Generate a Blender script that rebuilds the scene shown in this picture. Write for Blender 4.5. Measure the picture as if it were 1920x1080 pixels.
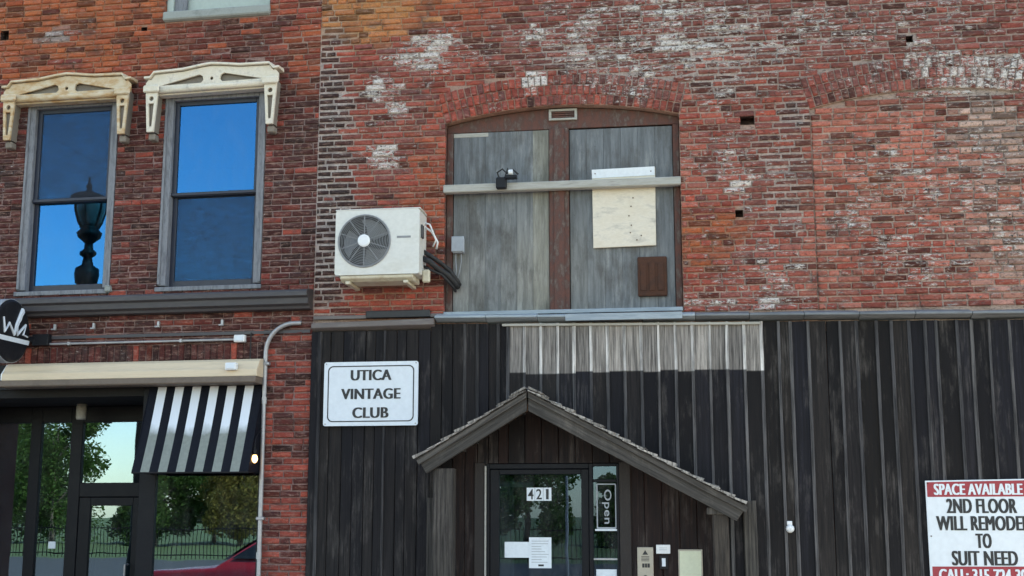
import bpy, bmesh, math, random
from mathutils import Vector, Matrix, noise
for o in list(bpy.data.objects): bpy.data.objects.remove(o, do_unlink=True)
S = bpy.context.scene
COL = S.collection
rad = math.radians

# ------------------------------------------------------------------ camera, sky, sun, exposure
cam = bpy.data.cameras.new('camera'); camo = bpy.data.objects.new('camera', cam); COL.objects.link(camo)
camo.location = (0, -11.5, 1.6); camo.rotation_euler = (rad(90 + 10.08), 0, rad(8.2))
cam.sensor_width = 36; cam.lens = 36 * 2390 / 1920; cam.clip_end = 3000; S.camera = camo
W = bpy.data.worlds.new('World'); S.world = W; W.use_nodes = True
wn = W.node_tree; bg = wn.nodes['Background']
sky = wn.nodes.new('ShaderNodeTexSky'); sky.sky_type = 'NISHITA'; sky.sun_disc = False
SUN_EL, SUN_AZ = 42, 62         # behind the buildings and to the right: the fronts stand in open shade
sky.sun_elevation = rad(SUN_EL); sky.sun_rotation = rad(SUN_AZ); sky.altitude = 100
sky.air_density = 1.0; sky.dust_density = 0.6; sky.ozone_density = 1.5
wn.links.new(sky.outputs[0], bg.inputs[0]); bg.inputs[1].default_value = 0.14
sl = bpy.data.lights.new('sun', 'SUN'); sl.energy = 4.0; sl.angle = rad(0.53); sl.color = (1, .95, .88)
so = bpy.data.objects.new('sun', sl); COL.objects.link(so)
so.rotation_euler = Vector((math.cos(rad(SUN_EL))*math.sin(rad(SUN_AZ)), math.cos(rad(SUN_EL))*math.cos(rad(SUN_AZ)), math.sin(rad(SUN_EL)))).to_track_quat('Z', 'Y').to_euler()   # stands behind the buildings
S.view_settings.view_transform = 'Standard'; S.view_settings.look = 'None'
S.view_settings.gamma = 1; S.view_settings.exposure = 2.15
S.view_settings.use_white_balance = True; S.view_settings.white_balance_temperature = 8500; S.view_settings.white_balance_tint = 10     # the camera's own balance for open shade
S.render.engine = 'CYCLES'; S.cycles.max_bounces = 8; S.cycles.transparent_max_bounces = 12

# ------------------------------------------------------------------ materials
def lin(r, g, b):
    f = lambda c: (c/255/12.92) if c <= 10 else ((c/255+.055)/1.055)**2.4
    return (f(r), f(g), f(b))
class NT:
    def __init__(s, name):
        s.m = bpy.data.materials.new(name); s.m.use_nodes = True; s.t = s.m.node_tree
        s.b = s.t.nodes['Principled BSDF']; s.out = s.t.nodes['Material Output']
    def n(s, t, **k):
        n = s.t.nodes.new(t)
        for a, v in k.items(): setattr(n, a, v)
        return n
    def l(s, a, b): s.t.links.new(a, b)
    def pos(s, scale=(1, 1, 1), obj=False):
        if obj: p = s.n('ShaderNodeTexCoord').outputs['Object']
        else: p = s.n('ShaderNodeNewGeometry').outputs['Position']
        m = s.n('ShaderNodeMapping'); m.inputs['Scale'].default_value = scale; s.l(p, m.inputs[0]); return m.outputs[0]
    def noise(s, vec, scale, det=4, rough=.6):
        n = s.n('ShaderNodeTexNoise'); n.inputs['Scale'].default_value = scale; n.inputs['Detail'].default_value = det
        n.inputs['Roughness'].default_value = rough; s.l(vec, n.inputs['Vector']); return n.outputs['Fac']
    def rng(s, v, a, b, c=0., d=1.):
        n = s.n('ShaderNodeMapRange'); s.l(v, n.inputs[0])
        for i, x in enumerate((a, b, c, d)):
            if hasattr(x, 'links'): s.l(x, n.inputs[i+1])
            else: n.inputs[i+1].default_value = x
        return n.outputs[0]
    def mix(s, f, a, b, mode='MIX'):
        n = s.n('ShaderNodeMix', data_type='RGBA', blend_type=mode)
        for sock, x in ((n.inputs[0], f), (n.inputs[6], a), (n.inputs[7], b)):
            if hasattr(x, 'links'): s.l(x, sock)
            elif isinstance(x, (int, float)): sock.default_value = x
            else: sock.default_value = (*x, 1)
        return n.outputs[2]
    def math(s, op, a, b):
        n = s.n('ShaderNodeMath', operation=op)
        for i, x in enumerate((a, b)):
            if hasattr(x, 'links'): s.l(x, n.inputs[i])
            else: n.inputs[i].default_value = x
        return n.outputs[0]
    def attr(s, name): return s.n('ShaderNodeAttribute', attribute_name=name)
    def bump(s, h, dist=.003, strength=.6):
        b = s.n('ShaderNodeBump'); b.inputs['Distance'].default_value = dist; b.inputs['Strength'].default_value = strength
        s.l(h, b.inputs['Height']); s.l(b.outputs[0], s.b.inputs['Normal'])
    def col(s, c):
        if hasattr(c, 'links'): s.l(c, s.b.inputs['Base Color'])
        else: s.b.inputs['Base Color'].default_value = (*c, 1)
    def rough(s, r):
        if hasattr(r, 'links'): s.l(r, s.b.inputs['Roughness'])
        else: s.b.inputs['Roughness'].default_value = r
M = {}
def m_paint(name, c, rough=.6, dirt=(.10, .09, .08), amt=.5, scale=6, stretch=(1, 1, 1), metal=0., c2=None, bump=.0015):
    n = NT(name); p = n.pos(stretch)
    a = n.noise(p, scale, 6, .65); b = n.noise(p, scale*7, 3)
    base = c
    if c2: base = n.mix(n.rng(a, .4, .6), c, c2)
    k = n.mix(n.rng(b, .3, .75, 0, .35), base, tuple(x*.72 for x in c))
    k = n.mix(n.rng(a, .52, .75, 0, amt), k, dirt)
    n.col(k); n.rough(n.rng(b, .2, .8, max(.05, rough-.12), min(1, rough+.12))); n.b.inputs['Metallic'].default_value = metal
    if bump: n.bump(b, bump)
    M[name] = n.m; return n.m
def m_brick(name):
    n = NT(name); t = n.attr('tint'); w = n.attr('wear'); p = n.pos()
    f = n.noise(p, 62, 4, .7); g = n.noise(n.pos((.8, 1, 2.9)), 15, 6, .8); h = n.noise(n.pos((1, 1, 1.8)), 3.4, 5, .65)
    k = n.noise(n.pos((1, 1, 2.2)), 27, 5, .78)
    c = n.mix(n.rng(f, .35, .75, 0, .5), t.outputs['Color'], (.05, .028, .024))
    c = n.mix(n.rng(g, .50, .66, 0, .42), c, (.54, .33, .26))                       # mortar dragged over the faces
    c = n.mix(n.rng(h, .50, .70, 0, .68), c, (.060, .040, .038))                      # soot in drifts
    thr = n.math('SUBTRACT', .612, n.math('MULTIPLY', w.outputs['Fac'], .225))
    hi = n.math('ADD', thr, .045)
    res = n.math('ADD', n.math('MULTIPLY', g, .45), n.math('ADD', n.math('MULTIPLY', h, .2), n.math('MULTIPLY', k, .35)))
    mask = n.rng(res, thr, hi)
    c = n.mix(n.math('MULTIPLY', mask, .92), c, n.mix(n.rng(f, .3, .7), (.40, .35, .32), (.80, .76, .71)))     # limewash left in flakes
    pits = n.math('MULTIPLY', n.rng(k, .55, .60), n.rng(w.outputs['Fac'], .12, .45, .35, .97))
    c = n.mix(pits, c, (.022, .018, .018))
    n.col(c); n.rough(.9); n.b.inputs['Specular IOR Level'].default_value = .25
    n.bump(n.math('ADD', g, n.math('MULTIPLY', k, .6)), .009, .9); M[name] = n.m
m_brick('brick'); m_brick('mortar')
def m_wood(name, light, grain=55, amt=.5, dk=.75, tilt=None, stain=None):
    n = NT(name); t = n.attr('tint'); oi = n.n('ShaderNodeObjectInfo')
    mp = n.n('ShaderNodeMapping'); mp.inputs['Scale'].default_value = (grain, grain, 2.2)
    if tilt is not None: mp.vector_type = 'TEXTURE'; mp.inputs['Scale'].default_value = (1/2.2, 1/grain, 1/grain); mp.inputs['Rotation'].default_value = (0, tilt, 0)
    cb = n.n('ShaderNodeCombineXYZ')
    for i in range(3): n.l(n.math('MULTIPLY', oi.outputs['Random'], 37.+i*11), cb.inputs[i])
    va = n.n('ShaderNodeVectorMath', operation='ADD'); g = n.n('ShaderNodeTexCoord'); n.l(g.outputs['Object'], va.inputs[0]); n.l(cb.outputs[0], va.inputs[1])
    n.l(va.outputs[0], mp.inputs[0])
    s1 = n.noise(mp.outputs[0], 1.0, 5, .7)
    s2 = n.noise(n.pos((7, 7, 1.9)), 1.0, 6, .72); s3 = n.noise(n.pos(), 45, 3)
    c = n.mix(n.rng(s1, .38, .62, .0, dk), t.outputs['Color'], (.008, .008, .009))
    c = n.mix(n.math('MULTIPLY', n.rng(s2, .52, .78), n.rng(s1, .4, .6, amt, 0)), c, light)
    if stain: c = n.mix(n.rng(n.noise(n.pos((1.6, 1, .7)), 3.2, 6, .7), .48, .68, 0, .75), c, stain)
    c = n.mix(n.rng(s3, .66, .8, 0, .5), c, (.012, .011, .011))
    n.col(c); n.rough(.88); n.b.inputs['Specular IOR Level'].default_value = .2
    n.bump(s1, .004, .7); M[name] = n.m
m_wood('wood', (.135, .120, .11), amt=.7); m_wood('wood_pale', (.50, .46, .41), amt=.6); m_wood('panel_wood', (.34, .345, .33), grain=24, amt=.85, dk=.38, stain=(.075, .07, .062))

def m_glass(name, fac, tint, refl, inner=(.5, .55, .58), rough=0., dust=.05):
    n = NT(name); n.t.nodes.remove(n.b)
    tr = n.n('ShaderNodeBsdfTransparent'); tr.inputs[0].default_value = (*inner, 1)
    gl = n.n('ShaderNodeBsdfGlossy'); gl.inputs[0].default_value = (*refl, 1); gl.inputs['Roughness'].default_value = rough
    # a slow ripple of old float glass
    b = n.n('ShaderNodeBump'); b.inputs['Distance'].default_value = .002; b.inputs['Strength'].default_value = .25
    n.l(n.noise(n.pos(), 1.6, 2), b.inputs['Height']); n.l(b.outputs[0], gl.inputs['Normal'])
    mx = n.n('ShaderNodeMixShader'); fr = n.n('ShaderNodeFresnel'); fr.inputs[0].default_value = 1.5
    n.l(n.math('ADD', fr.outputs[0], fac), mx.inputs[0]); n.l(tr.outputs[0], mx.inputs[1]); n.l(gl.outputs[0], mx.inputs[2])
    df = n.n('ShaderNodeBsdfDiffuse'); df.inputs[0].default_value = (.42, .43, .44, 1); m2 = n.n('ShaderNodeMixShader')
    n.l(n.rng(n.noise(n.pos((1, 1, .45)), 5, 6, .72), .42, .75, 0, dust), m2.inputs[0]); n.l(mx.outputs[0], m2.inputs[1]); n.l(df.outputs[0], m2.inputs[2])
    n.l(m2.outputs[0], n.out.inputs[0]); M[name] = n.m
m_glass('window_glass', .15, 0, (.045, .47, 1.0))
m_glass('shop_glass', .22, 0, (.46, .72, .98), (.35, .4, .4)); m_glass('door_glass', .045, 0, (.36, .62, 1.0), (.35, .4, .4), dust=.08)
def m_screen(name):
    n = NT(name); n.col((.012, .020, .035)); n.rough(.7)
    tr = n.n('ShaderNodeBsdfTransparent'); mx = n.n('ShaderNodeMixShader')
    n.l(n.rng(n.noise(n.pos((3, 3, 9)), 3, 5, .7), .35, .7, .26, .40), mx.inputs[0]); n.l(tr.outputs[0], mx.inputs[1]); n.l(n.b.outputs[0], mx.inputs[2]); n.l(mx.outputs[0], n.out.inputs[0]); M[name] = n.m
m_screen('pane_screen')
m_wood('slope_wood_left', (.27, .235, .20), amt=.45, dk=.6, tilt=-math.atan(.61)); m_wood('slope_wood_right', (.27, .235, .20), amt=.45, dk=.6, tilt=math.atan(.54))
m_paint('grey_casing', (.13, .135, .15), .7, (.035, .035, .037), .8, 5, (6, 6, 1.2), c2=(.26, .27, .29))
m_paint('sash', (.010, .014, .030), .45, (.03, .03, .04), .4)
m_paint('black_metal', (.012, .013, .016), .4, (.04, .04, .045), .4)
m_paint('dark_frame', (.007, .008, .011), .45, (.018, .018, .02), .4)
m_paint('cream_iron', (.64, .57, .45), .65, (.26, .22, .17), .75, 11, c2=(.72, .66, .56))
m_paint('cream_iron_rusty', (.60, .50, .36), .65, (.36, .17, .06), .8, 6, (1, 1, 2.2), c2=(.50, .32, .15))
m_paint('iron_recess', (.20, .17, .14), .8, (.10, .07, .05), .6, 8)
m_paint('ledge_paint', (.05, .046, .05), .55, (.10, .09, .085), .6, 3, (.6, 6, 6))
m_paint('stone', (.28, .30, .28), .85, (.10, .11, .10), .6, 8)
m_paint('pale_panel', (.38, .44, .40), .5, (.20, .25, .23), .4, 4)
m_paint('cream_vinyl', (.62, .50, .35), .55, (.34, .27, .19), .45, 3, (.5, 3, 6))
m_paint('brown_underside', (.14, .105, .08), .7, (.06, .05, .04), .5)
m_paint('white_plastic', (.72, .74, .75), .42, (.42, .40, .36), .3, 5)
m_paint('ac_white', (.61, .61, .57), .4, (.42, .38, .29), .35, 3.5, (1, 1, 1.6))
m_paint('ac_dark', (.045, .047, .05), .5, (.10, .10, .10), .4)
m_paint('ac_tray', (.55, .50, .38), .6, (.24, .13, .05), .6, 8)
m_paint('grille_wire', (.22, .23, .24), .4, (.10, .09, .08), .4)
m_paint('rubber', (.012, .012, .013), .65, (.03, .03, .03), .4)
m_paint('galvanised', (.36, .36, .37), .45, (.16, .15, .15), .5, 10, metal=.5)
m_paint('blue_flashing', (.22, .27, .31), .5, (.10, .11, .12), .55, 5, (.5, 4, 4), c2=(.33, .39, .43))
m_paint('dark_flashing', (.10, .115, .13), .55, (.05, .05, .052), .7, 5, (.5, 4, 4), c2=(.20, .22, .24))
m_paint('dark_trim', (.022, .017, .015), .8, (.04, .033, .03), .6, 6, (6, 6, 1))
m_paint('brown_flashing', (.13, .11, .105), .6, (.24, .22, .21), .6, 5, (.5, 4, 4))
m_paint('tar', (.010, .011, .014), .5, (.03, .03, .03), .3)
m_paint('brown_frame', (.12, .045, .032), .8, (.26, .21, .17), .65, 9, (2, 2, 1), c2=(.055, .034, .03))
m_paint('weather_timber', (.33, .32, .28), .8, (.13, .12, .095), .8, 4, (.8, 8, 8), c2=(.44, .43, .40))
m_paint('board_white', (.64, .57, .46), .7, (.26, .23, .19), .75, 5, (1, 1, 2.5), c2=(.70, .64, .54))
m_paint('rust', (.050, .020, .012), .95, (.018, .010, .008), .8, 11, c2=(.085, .030, .014))
m_paint('grey_box', (.30, .33, .36), .5, (.18, .18, .18), .4)
m_paint('sign_white', (.62, .68, .73), .42, (.55, .58, .60), .25, 3)
m_paint('sign_ink', (.012, .013, .016), .5, (.02, .02, .02), .2)
m_paint('sign_red', (.30, .022, .035), .5, (.22, .03, .04), .3)
m_paint('paper', (.66, .72, .76), .8, (.55, .58, .60), .3, 6)
m_paint('notice_paper', (.60, .62, .46), .7, (.48, .50, .36), .3, 6)
m_paint('steel_panel', (.36, .33, .28), .4, (.25, .22, .18), .4, 6, metal=.35)
m_paint('interior_dark', (.02, .02, .02), .9, (.02, .02, .02), .3)
m_paint('awning_dark', (.0045, .006, .011), .7, (.009, .011, .011), .3)
m_paint('asphalt', (.05, .05, .052), .9, (.035, .035, .035), .5, 4)
m_paint('concrete', (.33, .32, .30), .9, (.22, .21, .19), .5, 3)
m_paint('kerb_stone', (.30, .295, .28), .9, (.18, .17, .16), .5, 5)
m_paint('lawn', (.06, .10, .025), .95, (.09, .11, .04), .5, .8)
m_paint('plain_brick', (.19, .075, .055), .9, (.10, .05, .045), .6, 9)
m_paint('roofing', (.06, .06, .06), .9)
m_paint('bark', (.09, .07, .05), .95)
m_paint('car_red', (.30, .009, .016), .25, (.36, .015, .02), .2)
m_paint('car_glass', (.01, .012, .014), .05, amt=0)
m_paint('lamp_black', (.004, .004, .004), .6, (.006, .006, .006))
m_paint('lamp_glass', (.07, .07, .065), .3, (.04, .04, .04), .3)
for k_ in ('dark_frame', 'black_metal', 'interior_dark', 'lamp_black', 'awning_dark'): M[k_].node_tree.nodes['Principled BSDF'].inputs['Specular IOR Level'].default_value = .15
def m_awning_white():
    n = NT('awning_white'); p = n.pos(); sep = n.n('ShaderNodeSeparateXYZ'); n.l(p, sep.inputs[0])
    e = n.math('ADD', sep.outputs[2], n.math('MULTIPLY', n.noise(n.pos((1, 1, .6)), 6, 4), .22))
    mask = n.rng(e, 2.55, 2.44)               # darker grey-green below a wavy line, down to the hem
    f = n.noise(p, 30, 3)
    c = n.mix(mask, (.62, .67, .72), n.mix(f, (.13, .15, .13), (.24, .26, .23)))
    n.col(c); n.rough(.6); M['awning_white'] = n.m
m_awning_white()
def m_leaf(name, a, b):
    n = NT(name); t = n.attr('tint'); n.col(n.mix(t.outputs['Fac'], a, b)); n.rough(.6)
    tl = n.n('ShaderNodeBsdfTranslucent'); n.l(n.mix(t.outputs['Fac'], a, b), tl.inputs[0])
    mx = n.n('ShaderNodeMixShader'); mx.inputs[0].default_value = .3; n.l(n.b.outputs[0], mx.inputs[1]); n.l(tl.outputs[0], mx.inputs[2]); n.l(mx.outputs[0], n.out.inputs[0]); M[name] = n.m
m_leaf('leaf_green', (.05, .12, .025), (.14, .22, .06)); m_leaf('leaf_olive', (.14, .13, .03), (.30, .22, .06))
n = NT('bulb'); n.col((.8, .7, .5)); n.b.inputs['Emission Color'].default_value = (1, .62, .28, 1); n.b.inputs['Emission Strength'].default_value = 1.2; M['bulb'] = n.m

# ------------------------------------------------------------------ building helpers
BASE = {}
def obj(name, me, mat, parent=None):
    o = bpy.data.objects.new(name, me); COL.objects.link(o)
    if mat: me.materials.append(M[mat])
    if parent is not None:
        o.parent = parent; BASE[o] = BASE.get(parent, Vector())
    return o
class MB:
    """collects vertices and faces in facade coordinates: x along the wall, y negative toward the street, z up"""
    def __init__(s): s.v = []; s.f = []; s.t = []; s.w = []
    def add(s, v, f, tint=None, wear=None):
        o = len(s.v); s.v += [tuple(p) for p in v]; s.f += [tuple(i+o for i in q) for q in f]
        if tint is not None: s.t += [tint]*len(v) if isinstance(tint[0], (int, float)) else list(tint)
        if wear is not None: s.w += [wear]*len(v) if isinstance(wear, (int, float)) else list(wear)
        return s
    def box(s, x0, x1, y0, y1, z0, z1, tint=None):
        return s.add([(x0,y0,z0),(x1,y0,z0),(x1,y1,z0),(x0,y1,z0),(x0,y0,z1),(x1,y0,z1),(x1,y1,z1),(x0,y1,z1)],
                     [(0,3,2,1),(4,5,6,7),(0,1,5,4),(1,2,6,5),(2,3,7,6),(3,0,4,7)], tint)
    def prism(s, poly, y0, y1, tint=None):            # polygon in x,z (counter-clockwise seen from the street), from y0 (front) to y1
        k = len(poly)
        return s.add([(x,y0,z) for x,z in poly]+[(x,y1,z) for x,z in poly],
                     [tuple(range(k)), tuple(range(2*k-1,k-1,-1))]+[(i,i+k,(i+1)%k+k,(i+1)%k) for i in range(k)], tint)
    def extr_x(s, prof, x0, x1):                      # profile in y,z swept along x
        k = len(prof)
        return s.add([(x0,y,z) for y,z in prof]+[(x1,y,z) for y,z in prof],
                     [tuple(range(k)), tuple(range(2*k-1,k-1,-1))]+[(i,i+k,(i+1)%k+k,(i+1)%k) for i in range(k)])
    def tube(s, path, r, seg=8, close=True):
        pts = [Vector(p) for p in path]; rings = []
        rr = r if isinstance(r, (list, tuple)) else [r]*len(pts)
        up = Vector((.13, .31, .94))
        for i, p in enumerate(pts):
            d = (pts[min(i+1, len(pts)-1)] - pts[max(i-1, 0)]).normalized()
            a = d.cross(up).normalized(); b = d.cross(a)
            rings.append([p + (a*math.cos(2*math.pi*k/seg) + b*math.sin(2*math.pi*k/seg))*rr[i] for k in range(seg)])
        f = []
        for i in range(len(pts)-1):
            for k in range(seg): f.append((i*seg+k, i*seg+(k+1)%seg, (i+1)*seg+(k+1)%seg, (i+1)*seg+k))
        if close: f += [tuple(range(seg-1, -1, -1)), tuple((len(pts)-1)*seg+k for k in range(seg))]
        return s.add([p for r_ in rings for p in r_], f)
    def lathe(s, prof, c=(0,0,0), axis='z', seg=20):  # prof: list of (radius, height)
        v = []; f = []
        for r, h in prof:
            for k in range(seg):
                a = 2*math.pi*k/seg; p = (r*math.cos(a), r*math.sin(a), h)
                if axis == 'y': p = (p[0], h, p[1])
                if axis == 'x': p = (h, p[0], p[1])
                v.append((p[0]+c[0], p[1]+c[1], p[2]+c[2]))
        for i in range(len(prof)-1):
            for k in range(seg): f.append((i*seg+k, i*seg+(k+1)%seg, (i+1)*seg+(k+1)%seg, (i+1)*seg+k))
        f += [tuple(range(seg-1,-1,-1)), tuple((len(prof)-1)*seg+k for k in range(seg))]
        return s.add(v, f)
    def build(s, name, mat, parent=None, bevel=0, smooth=False, seg=1):
        b = BASE.get(parent, Vector())
        me = bpy.data.meshes.new(name)
        me.from_pydata([(x-b.x, y-b.y, z-b.z) for x, y, z in s.v], [], s.f)
        if s.t:
            a = me.color_attributes.new('tint', 'FLOAT_COLOR', 'POINT')
            a.data.foreach_set('color', [c for t in s.t for c in (t[0], t[1], t[2], 1.0)])
        if s.w:
            a = me.attributes.new('wear', 'FLOAT', 'POINT'); a.data.foreach_set('value', s.w)
        bm = bmesh.new(); bm.from_mesh(me); bmesh.ops.recalc_face_normals(bm, faces=bm.faces); bm.to_mesh(me); bm.free()
        if smooth:
            for p in me.polygons: p.use_smooth = True
        o = obj(name, me, mat, parent)
        if bevel:
            m = o.modifiers.new('bevel', 'BEVEL'); m.width = bevel; m.segments = seg; m.limit_method = 'ANGLE'; m.angle_limit = rad(40)
            if smooth: m.harden_normals = False
        return o
X0 = -3.553                      # party line between the two buildings
AL = rad(-2)                     # the left front stands two degrees round from the right one
FL = Matrix.Translation((X0, 0, 0)) @ Matrix.Rotation(AL, 4, 'Z')
FR = Matrix.Identity(4)
def thing(name, label, cat, base=(0, 0, 0), frame=FR, group=None):
    o = bpy.data.objects.new(name, None); COL.objects.link(o); o.empty_display_size = .1
    o.matrix_world = frame @ Matrix.Translation(base); BASE[o] = Vector(base)
    o['label'] = label; o['category'] = cat
    if group: o['group'] = group
    return o
def tag(o, label=None, cat=None, group=None, kind=None):
    for k, v in (('label', label), ('category', cat), ('group', group), ('kind', kind)):
        if v: o[k] = v
    return o
def text(body, width, height, mat, parent, x, y, z, bold=.0, rot=0., depth=.002, name='lettering', heavy=0.):
    """one line of raised print centred on x, z of the plane y, fitted to width and cap height"""
    cu = bpy.data.curves.new('t', 'FONT'); cu.body = body; cu.align_x = 'CENTER'; cu.size = 1; cu.space_character = 1.06; cu.offset = 0 if heavy else bold; cu.extrude = .01; cu.resolution_u = 4
    o = bpy.data.objects.new('t', cu); COL.objects.link(o); bpy.context.view_layer.update()
    me = bpy.data.meshes.new_from_object(o); bpy.data.objects.remove(o); bpy.data.curves.remove(cu)
    xs = [v.co.x for v in me.vertices]; ys = [v.co.y for v in me.vertices]
    cx, cy = (min(xs)+max(xs))/2, (min(ys)+max(ys))/2; sx = width/(max(xs)-min(xs)); sy = height/(max(ys)-min(ys))
    b = BASE.get(parent, Vector()); c, s = math.cos(rot), math.sin(rot)
    for v in me.vertices:
        p, q, d = (v.co.x-cx)*sx, (v.co.y-cy)*sy, v.co.z
        v.co = (x + p*c - q*s - b.x, y - d/.01*depth/2 - b.y, z + p*s + q*c - b.z)
    if heavy:
        bm = bmesh.new(); bm.from_mesh(me)
        for q, dx in enumerate((-heavy, heavy)):
            d = bmesh.ops.duplicate(bm, geom=[g_ for g_ in bm.verts[:nv]] + [g_ for g_ in bm.edges[:ne]] + [g_ for g_ in bm.faces[:nf]]) if q else None
            if q == 0:
                bm.verts.ensure_lookup_table(); bm.edges.ensure_lookup_table(); bm.faces.ensure_lookup_table(); nv, ne, nf = len(bm.verts), len(bm.edges), len(bm.faces)
                d = bmesh.ops.duplicate(bm, geom=bm.verts[:]+bm.edges[:]+bm.faces[:])
            for g_ in d['geom']:
                if isinstance(g_, bmesh.types.BMVert): g_.co.x += dx*c; g_.co.z += dx*s; g_.co.y -= .00025*(q+1)
            bm.verts.ensure_lookup_table(); bm.edges.ensure_lookup_table(); bm.faces.ensure_lookup_table()
        bm.to_mesh(me); bm.free()
    me.name = name; me.materials.clear()
    return obj(name, me, mat, parent)
R = random.Random(7)

# ------------------------------------------------------------------ brickwork
PAL = {'ochre': ((.56,.235,.085), (.46,.15,.055)), 'orange': ((.48,.125,.042), (.38,.088,.036)), 'rust': ((.44,.098,.040), (.35,.066,.034)), 'red': ((.44,.078,.048), (.27,.050,.038)),
       'white': ((.42,.14,.105), (.30,.10,.08)), 'mauve': ((.29,.072,.060), (.14,.046,.043)), 'soot': ((.018,.012,.013), (.045,.023,.021)),
       'pink': ((.56,.190,.135), (.45,.115,.080)), 'pale': ((.64,.50,.42), (.50,.32,.25)), 'maroon': ((.13,.024,.020), (.06,.016,.015)),
       'grey': ((.26,.25,.24), (.20,.19,.18))}
MOR = {'ochre': (.52,.29,.15), 'orange': (.42,.19,.10), 'rust': (.38,.21,.15), 'red': (.42,.26,.20), 'white': (.40,.32,.28), 'mauve': (.34,.25,.22), 'soot': (.46,.40,.37),
       'pink': (.54,.36,.28), 'pale': (.33,.27,.23), 'maroon': (.27,.17,.155), 'grey': (.24,.23,.22)}
PATCH_R = [ (-3.08,6.43,0.80,0.33,'ochre',1), (-2.13,6.35,0.68,0.25,'rust',.7), (-2.41,6.04,0.39,0.14,'white',.85), (-2.54,5.90,0.31,0.08,'white',.8), (-2.93,5.66,0.22,0.11,'white',.95), (-2.81,5.48,0.18,0.11,'white',.85), (-2.87,4.94,0.19,0.17,'white',.85), (-3.01,5.26,0.58,0.38,'white',.3), (-2.63,4.75,0.16,0.05,'white',.5), (-3.43,4.80,0.25,1.54,'soot',.95), (-2.47,4.45,0.22,0.84,'rust',.8), (-2.56,3.61,0.36,0.18,'red',.8), (-1.40,6.07,0.31,0.12,'white',.75), (-1.45,5.66,0.15,0.13,'white',.95), (-1.22,6.34,0.31,0.08,'white',.5), (-0.29,5.90,1.32,0.58,'white',.42), (-0.43,6.09,1.28,0.48,'mauve',.65), (-0.79,5.93,0.60,0.13,'white',.55), (0.51,6.04,0.29,0.10,'white',.65), (0.25,5.77,0.29,0.29,'white',.5), (0.40,5.73,0.41,0.37,'soot',.45), (-1.15,5.87,0.33,0.15,'soot',.5), (-0.44,5.61,0.79,0.18,'white',.5), (-1.71,5.58,0.61,0.16,'red',.7), (0.03,4.82,0.22,0.56,'pink',.5), (0.47,4.65,0.13,0.35,'white',.85), (0.13,4.67,0.19,0.15,'white',.5), (0.97,5.22,0.19,0.16,'soot',.85), (0.83,4.84,0.20,0.21,'soot',.7), (0.84,4.34,0.25,0.30,'soot',.5), (0.16,4.06,0.30,0.27,'orange',.7), (0.20,3.74,0.29,0.15,'red',.6), (0.87,4.04,0.20,0.10,'white',.5), (0.81,3.70,0.24,0.16,'white',.55), (0.48,3.48,0.79,0.08,'white',.65), (1.98,5.65,1.02,0.36,'mauve',.6), (2.08,5.77,0.19,0.15,'white',.65), (2.68,5.51,0.50,0.21,'white',.6), (2.67,5.46,0.50,0.21,'soot',.35), (2.73,4.94,0.41,0.37,'pale',1.), (1.90,5.00,0.60,0.40,'pink',.9), (1.47,4.76,0.42,0.55,'pink',.8), (1.65,4.53,0.14,0.11,'orange',.6), (1.71,3.87,0.64,0.37,'red',.9), (2.74,4.03,0.34,0.46,'pale',.6), (2.01,4.35,1.00,0.30,'pink',.6), (2.88,4.37,0.09,0.10,'orange',.8), (1.21,3.79,0.28,0.44,'pink',.6), (1.53,6.14,1.59,0.29,'mauve',.55), (1.77,6.18,1.40,0.21,'white',.45), (-0.1,6.02,1.5,0.5,'white',.66), (0.3,5.95,1.3,0.45,'soot',.22), (2.3,5.75,1.1,0.4,'soot',.22), (2.6,5.55,0.7,0.25,'white',.7), (1.7,6.1,1.2,0.3,'white',.5), (0.75,4.2,0.35,0.8,'white',.4), (0.35,5.5,0.5,0.25,'white',.5), (0.65,3.75,0.4,0.3,'white',.5), (2.75,4.7,0.45,0.8,'white',.45), (2.2,4.3,1.15,1.0,'white',.5), (1.7,3.7,0.7,0.35,'soot',.12), (2.0,4.5,1.1,0.9,'soot',.10), (1.9,5.6,0.9,0.3,'white',.45), (0.45,4.85,0.6,0.4,'white',.4), (-2.9,5.3,0.5,0.6,'white',.35), (-2.2,5.95,0.5,0.35,'white',.4) ]
PATCH_L = [ (-2.63,6.45,1.33,0.55,'orange',.85), (-1.69,6.27,0.68,0.34,'rust',.6), (-0.84,6.16,0.78,0.36,'maroon',.8), (-0.17,6.11,0.22,0.44,'rust',.8), (-0.18,6.50,0.28,0.17,'red',.6), (-2.83,6.43,0.14,0.09,'grey',1.), (-2.83,6.43,0.16,0.10,'white',.55), (-3.11,6.14,0.42,0.14,'rust',.7), (-0.19,4.87,0.22,1.41,'soot',.25), (-2.55,3.53,1.12,0.06,'soot',.3), (-0.73,3.48,1.06,0.06,'soot',.3) ]
def lerp(a, b, t): return tuple(x+(y-x)*t for x, y in zip(a, b))
def patch_weights(patches, u, z, sharp=1.0):
    nx = noise.noise((u*1.7, z*2.1, 3.1)); ny = noise.noise((u*1.7, z*2.1, 9.7)); out = []
    for cu, cz, ru, rz, t, st in patches:
        d = math.hypot((u+nx*.18-cu)/ru, (z+ny*.12-cz)/rz)
        w = st*max(0., min(1., (1.35-d)/.7))
        if w > .01: out.append((t, w))
    return out
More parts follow.
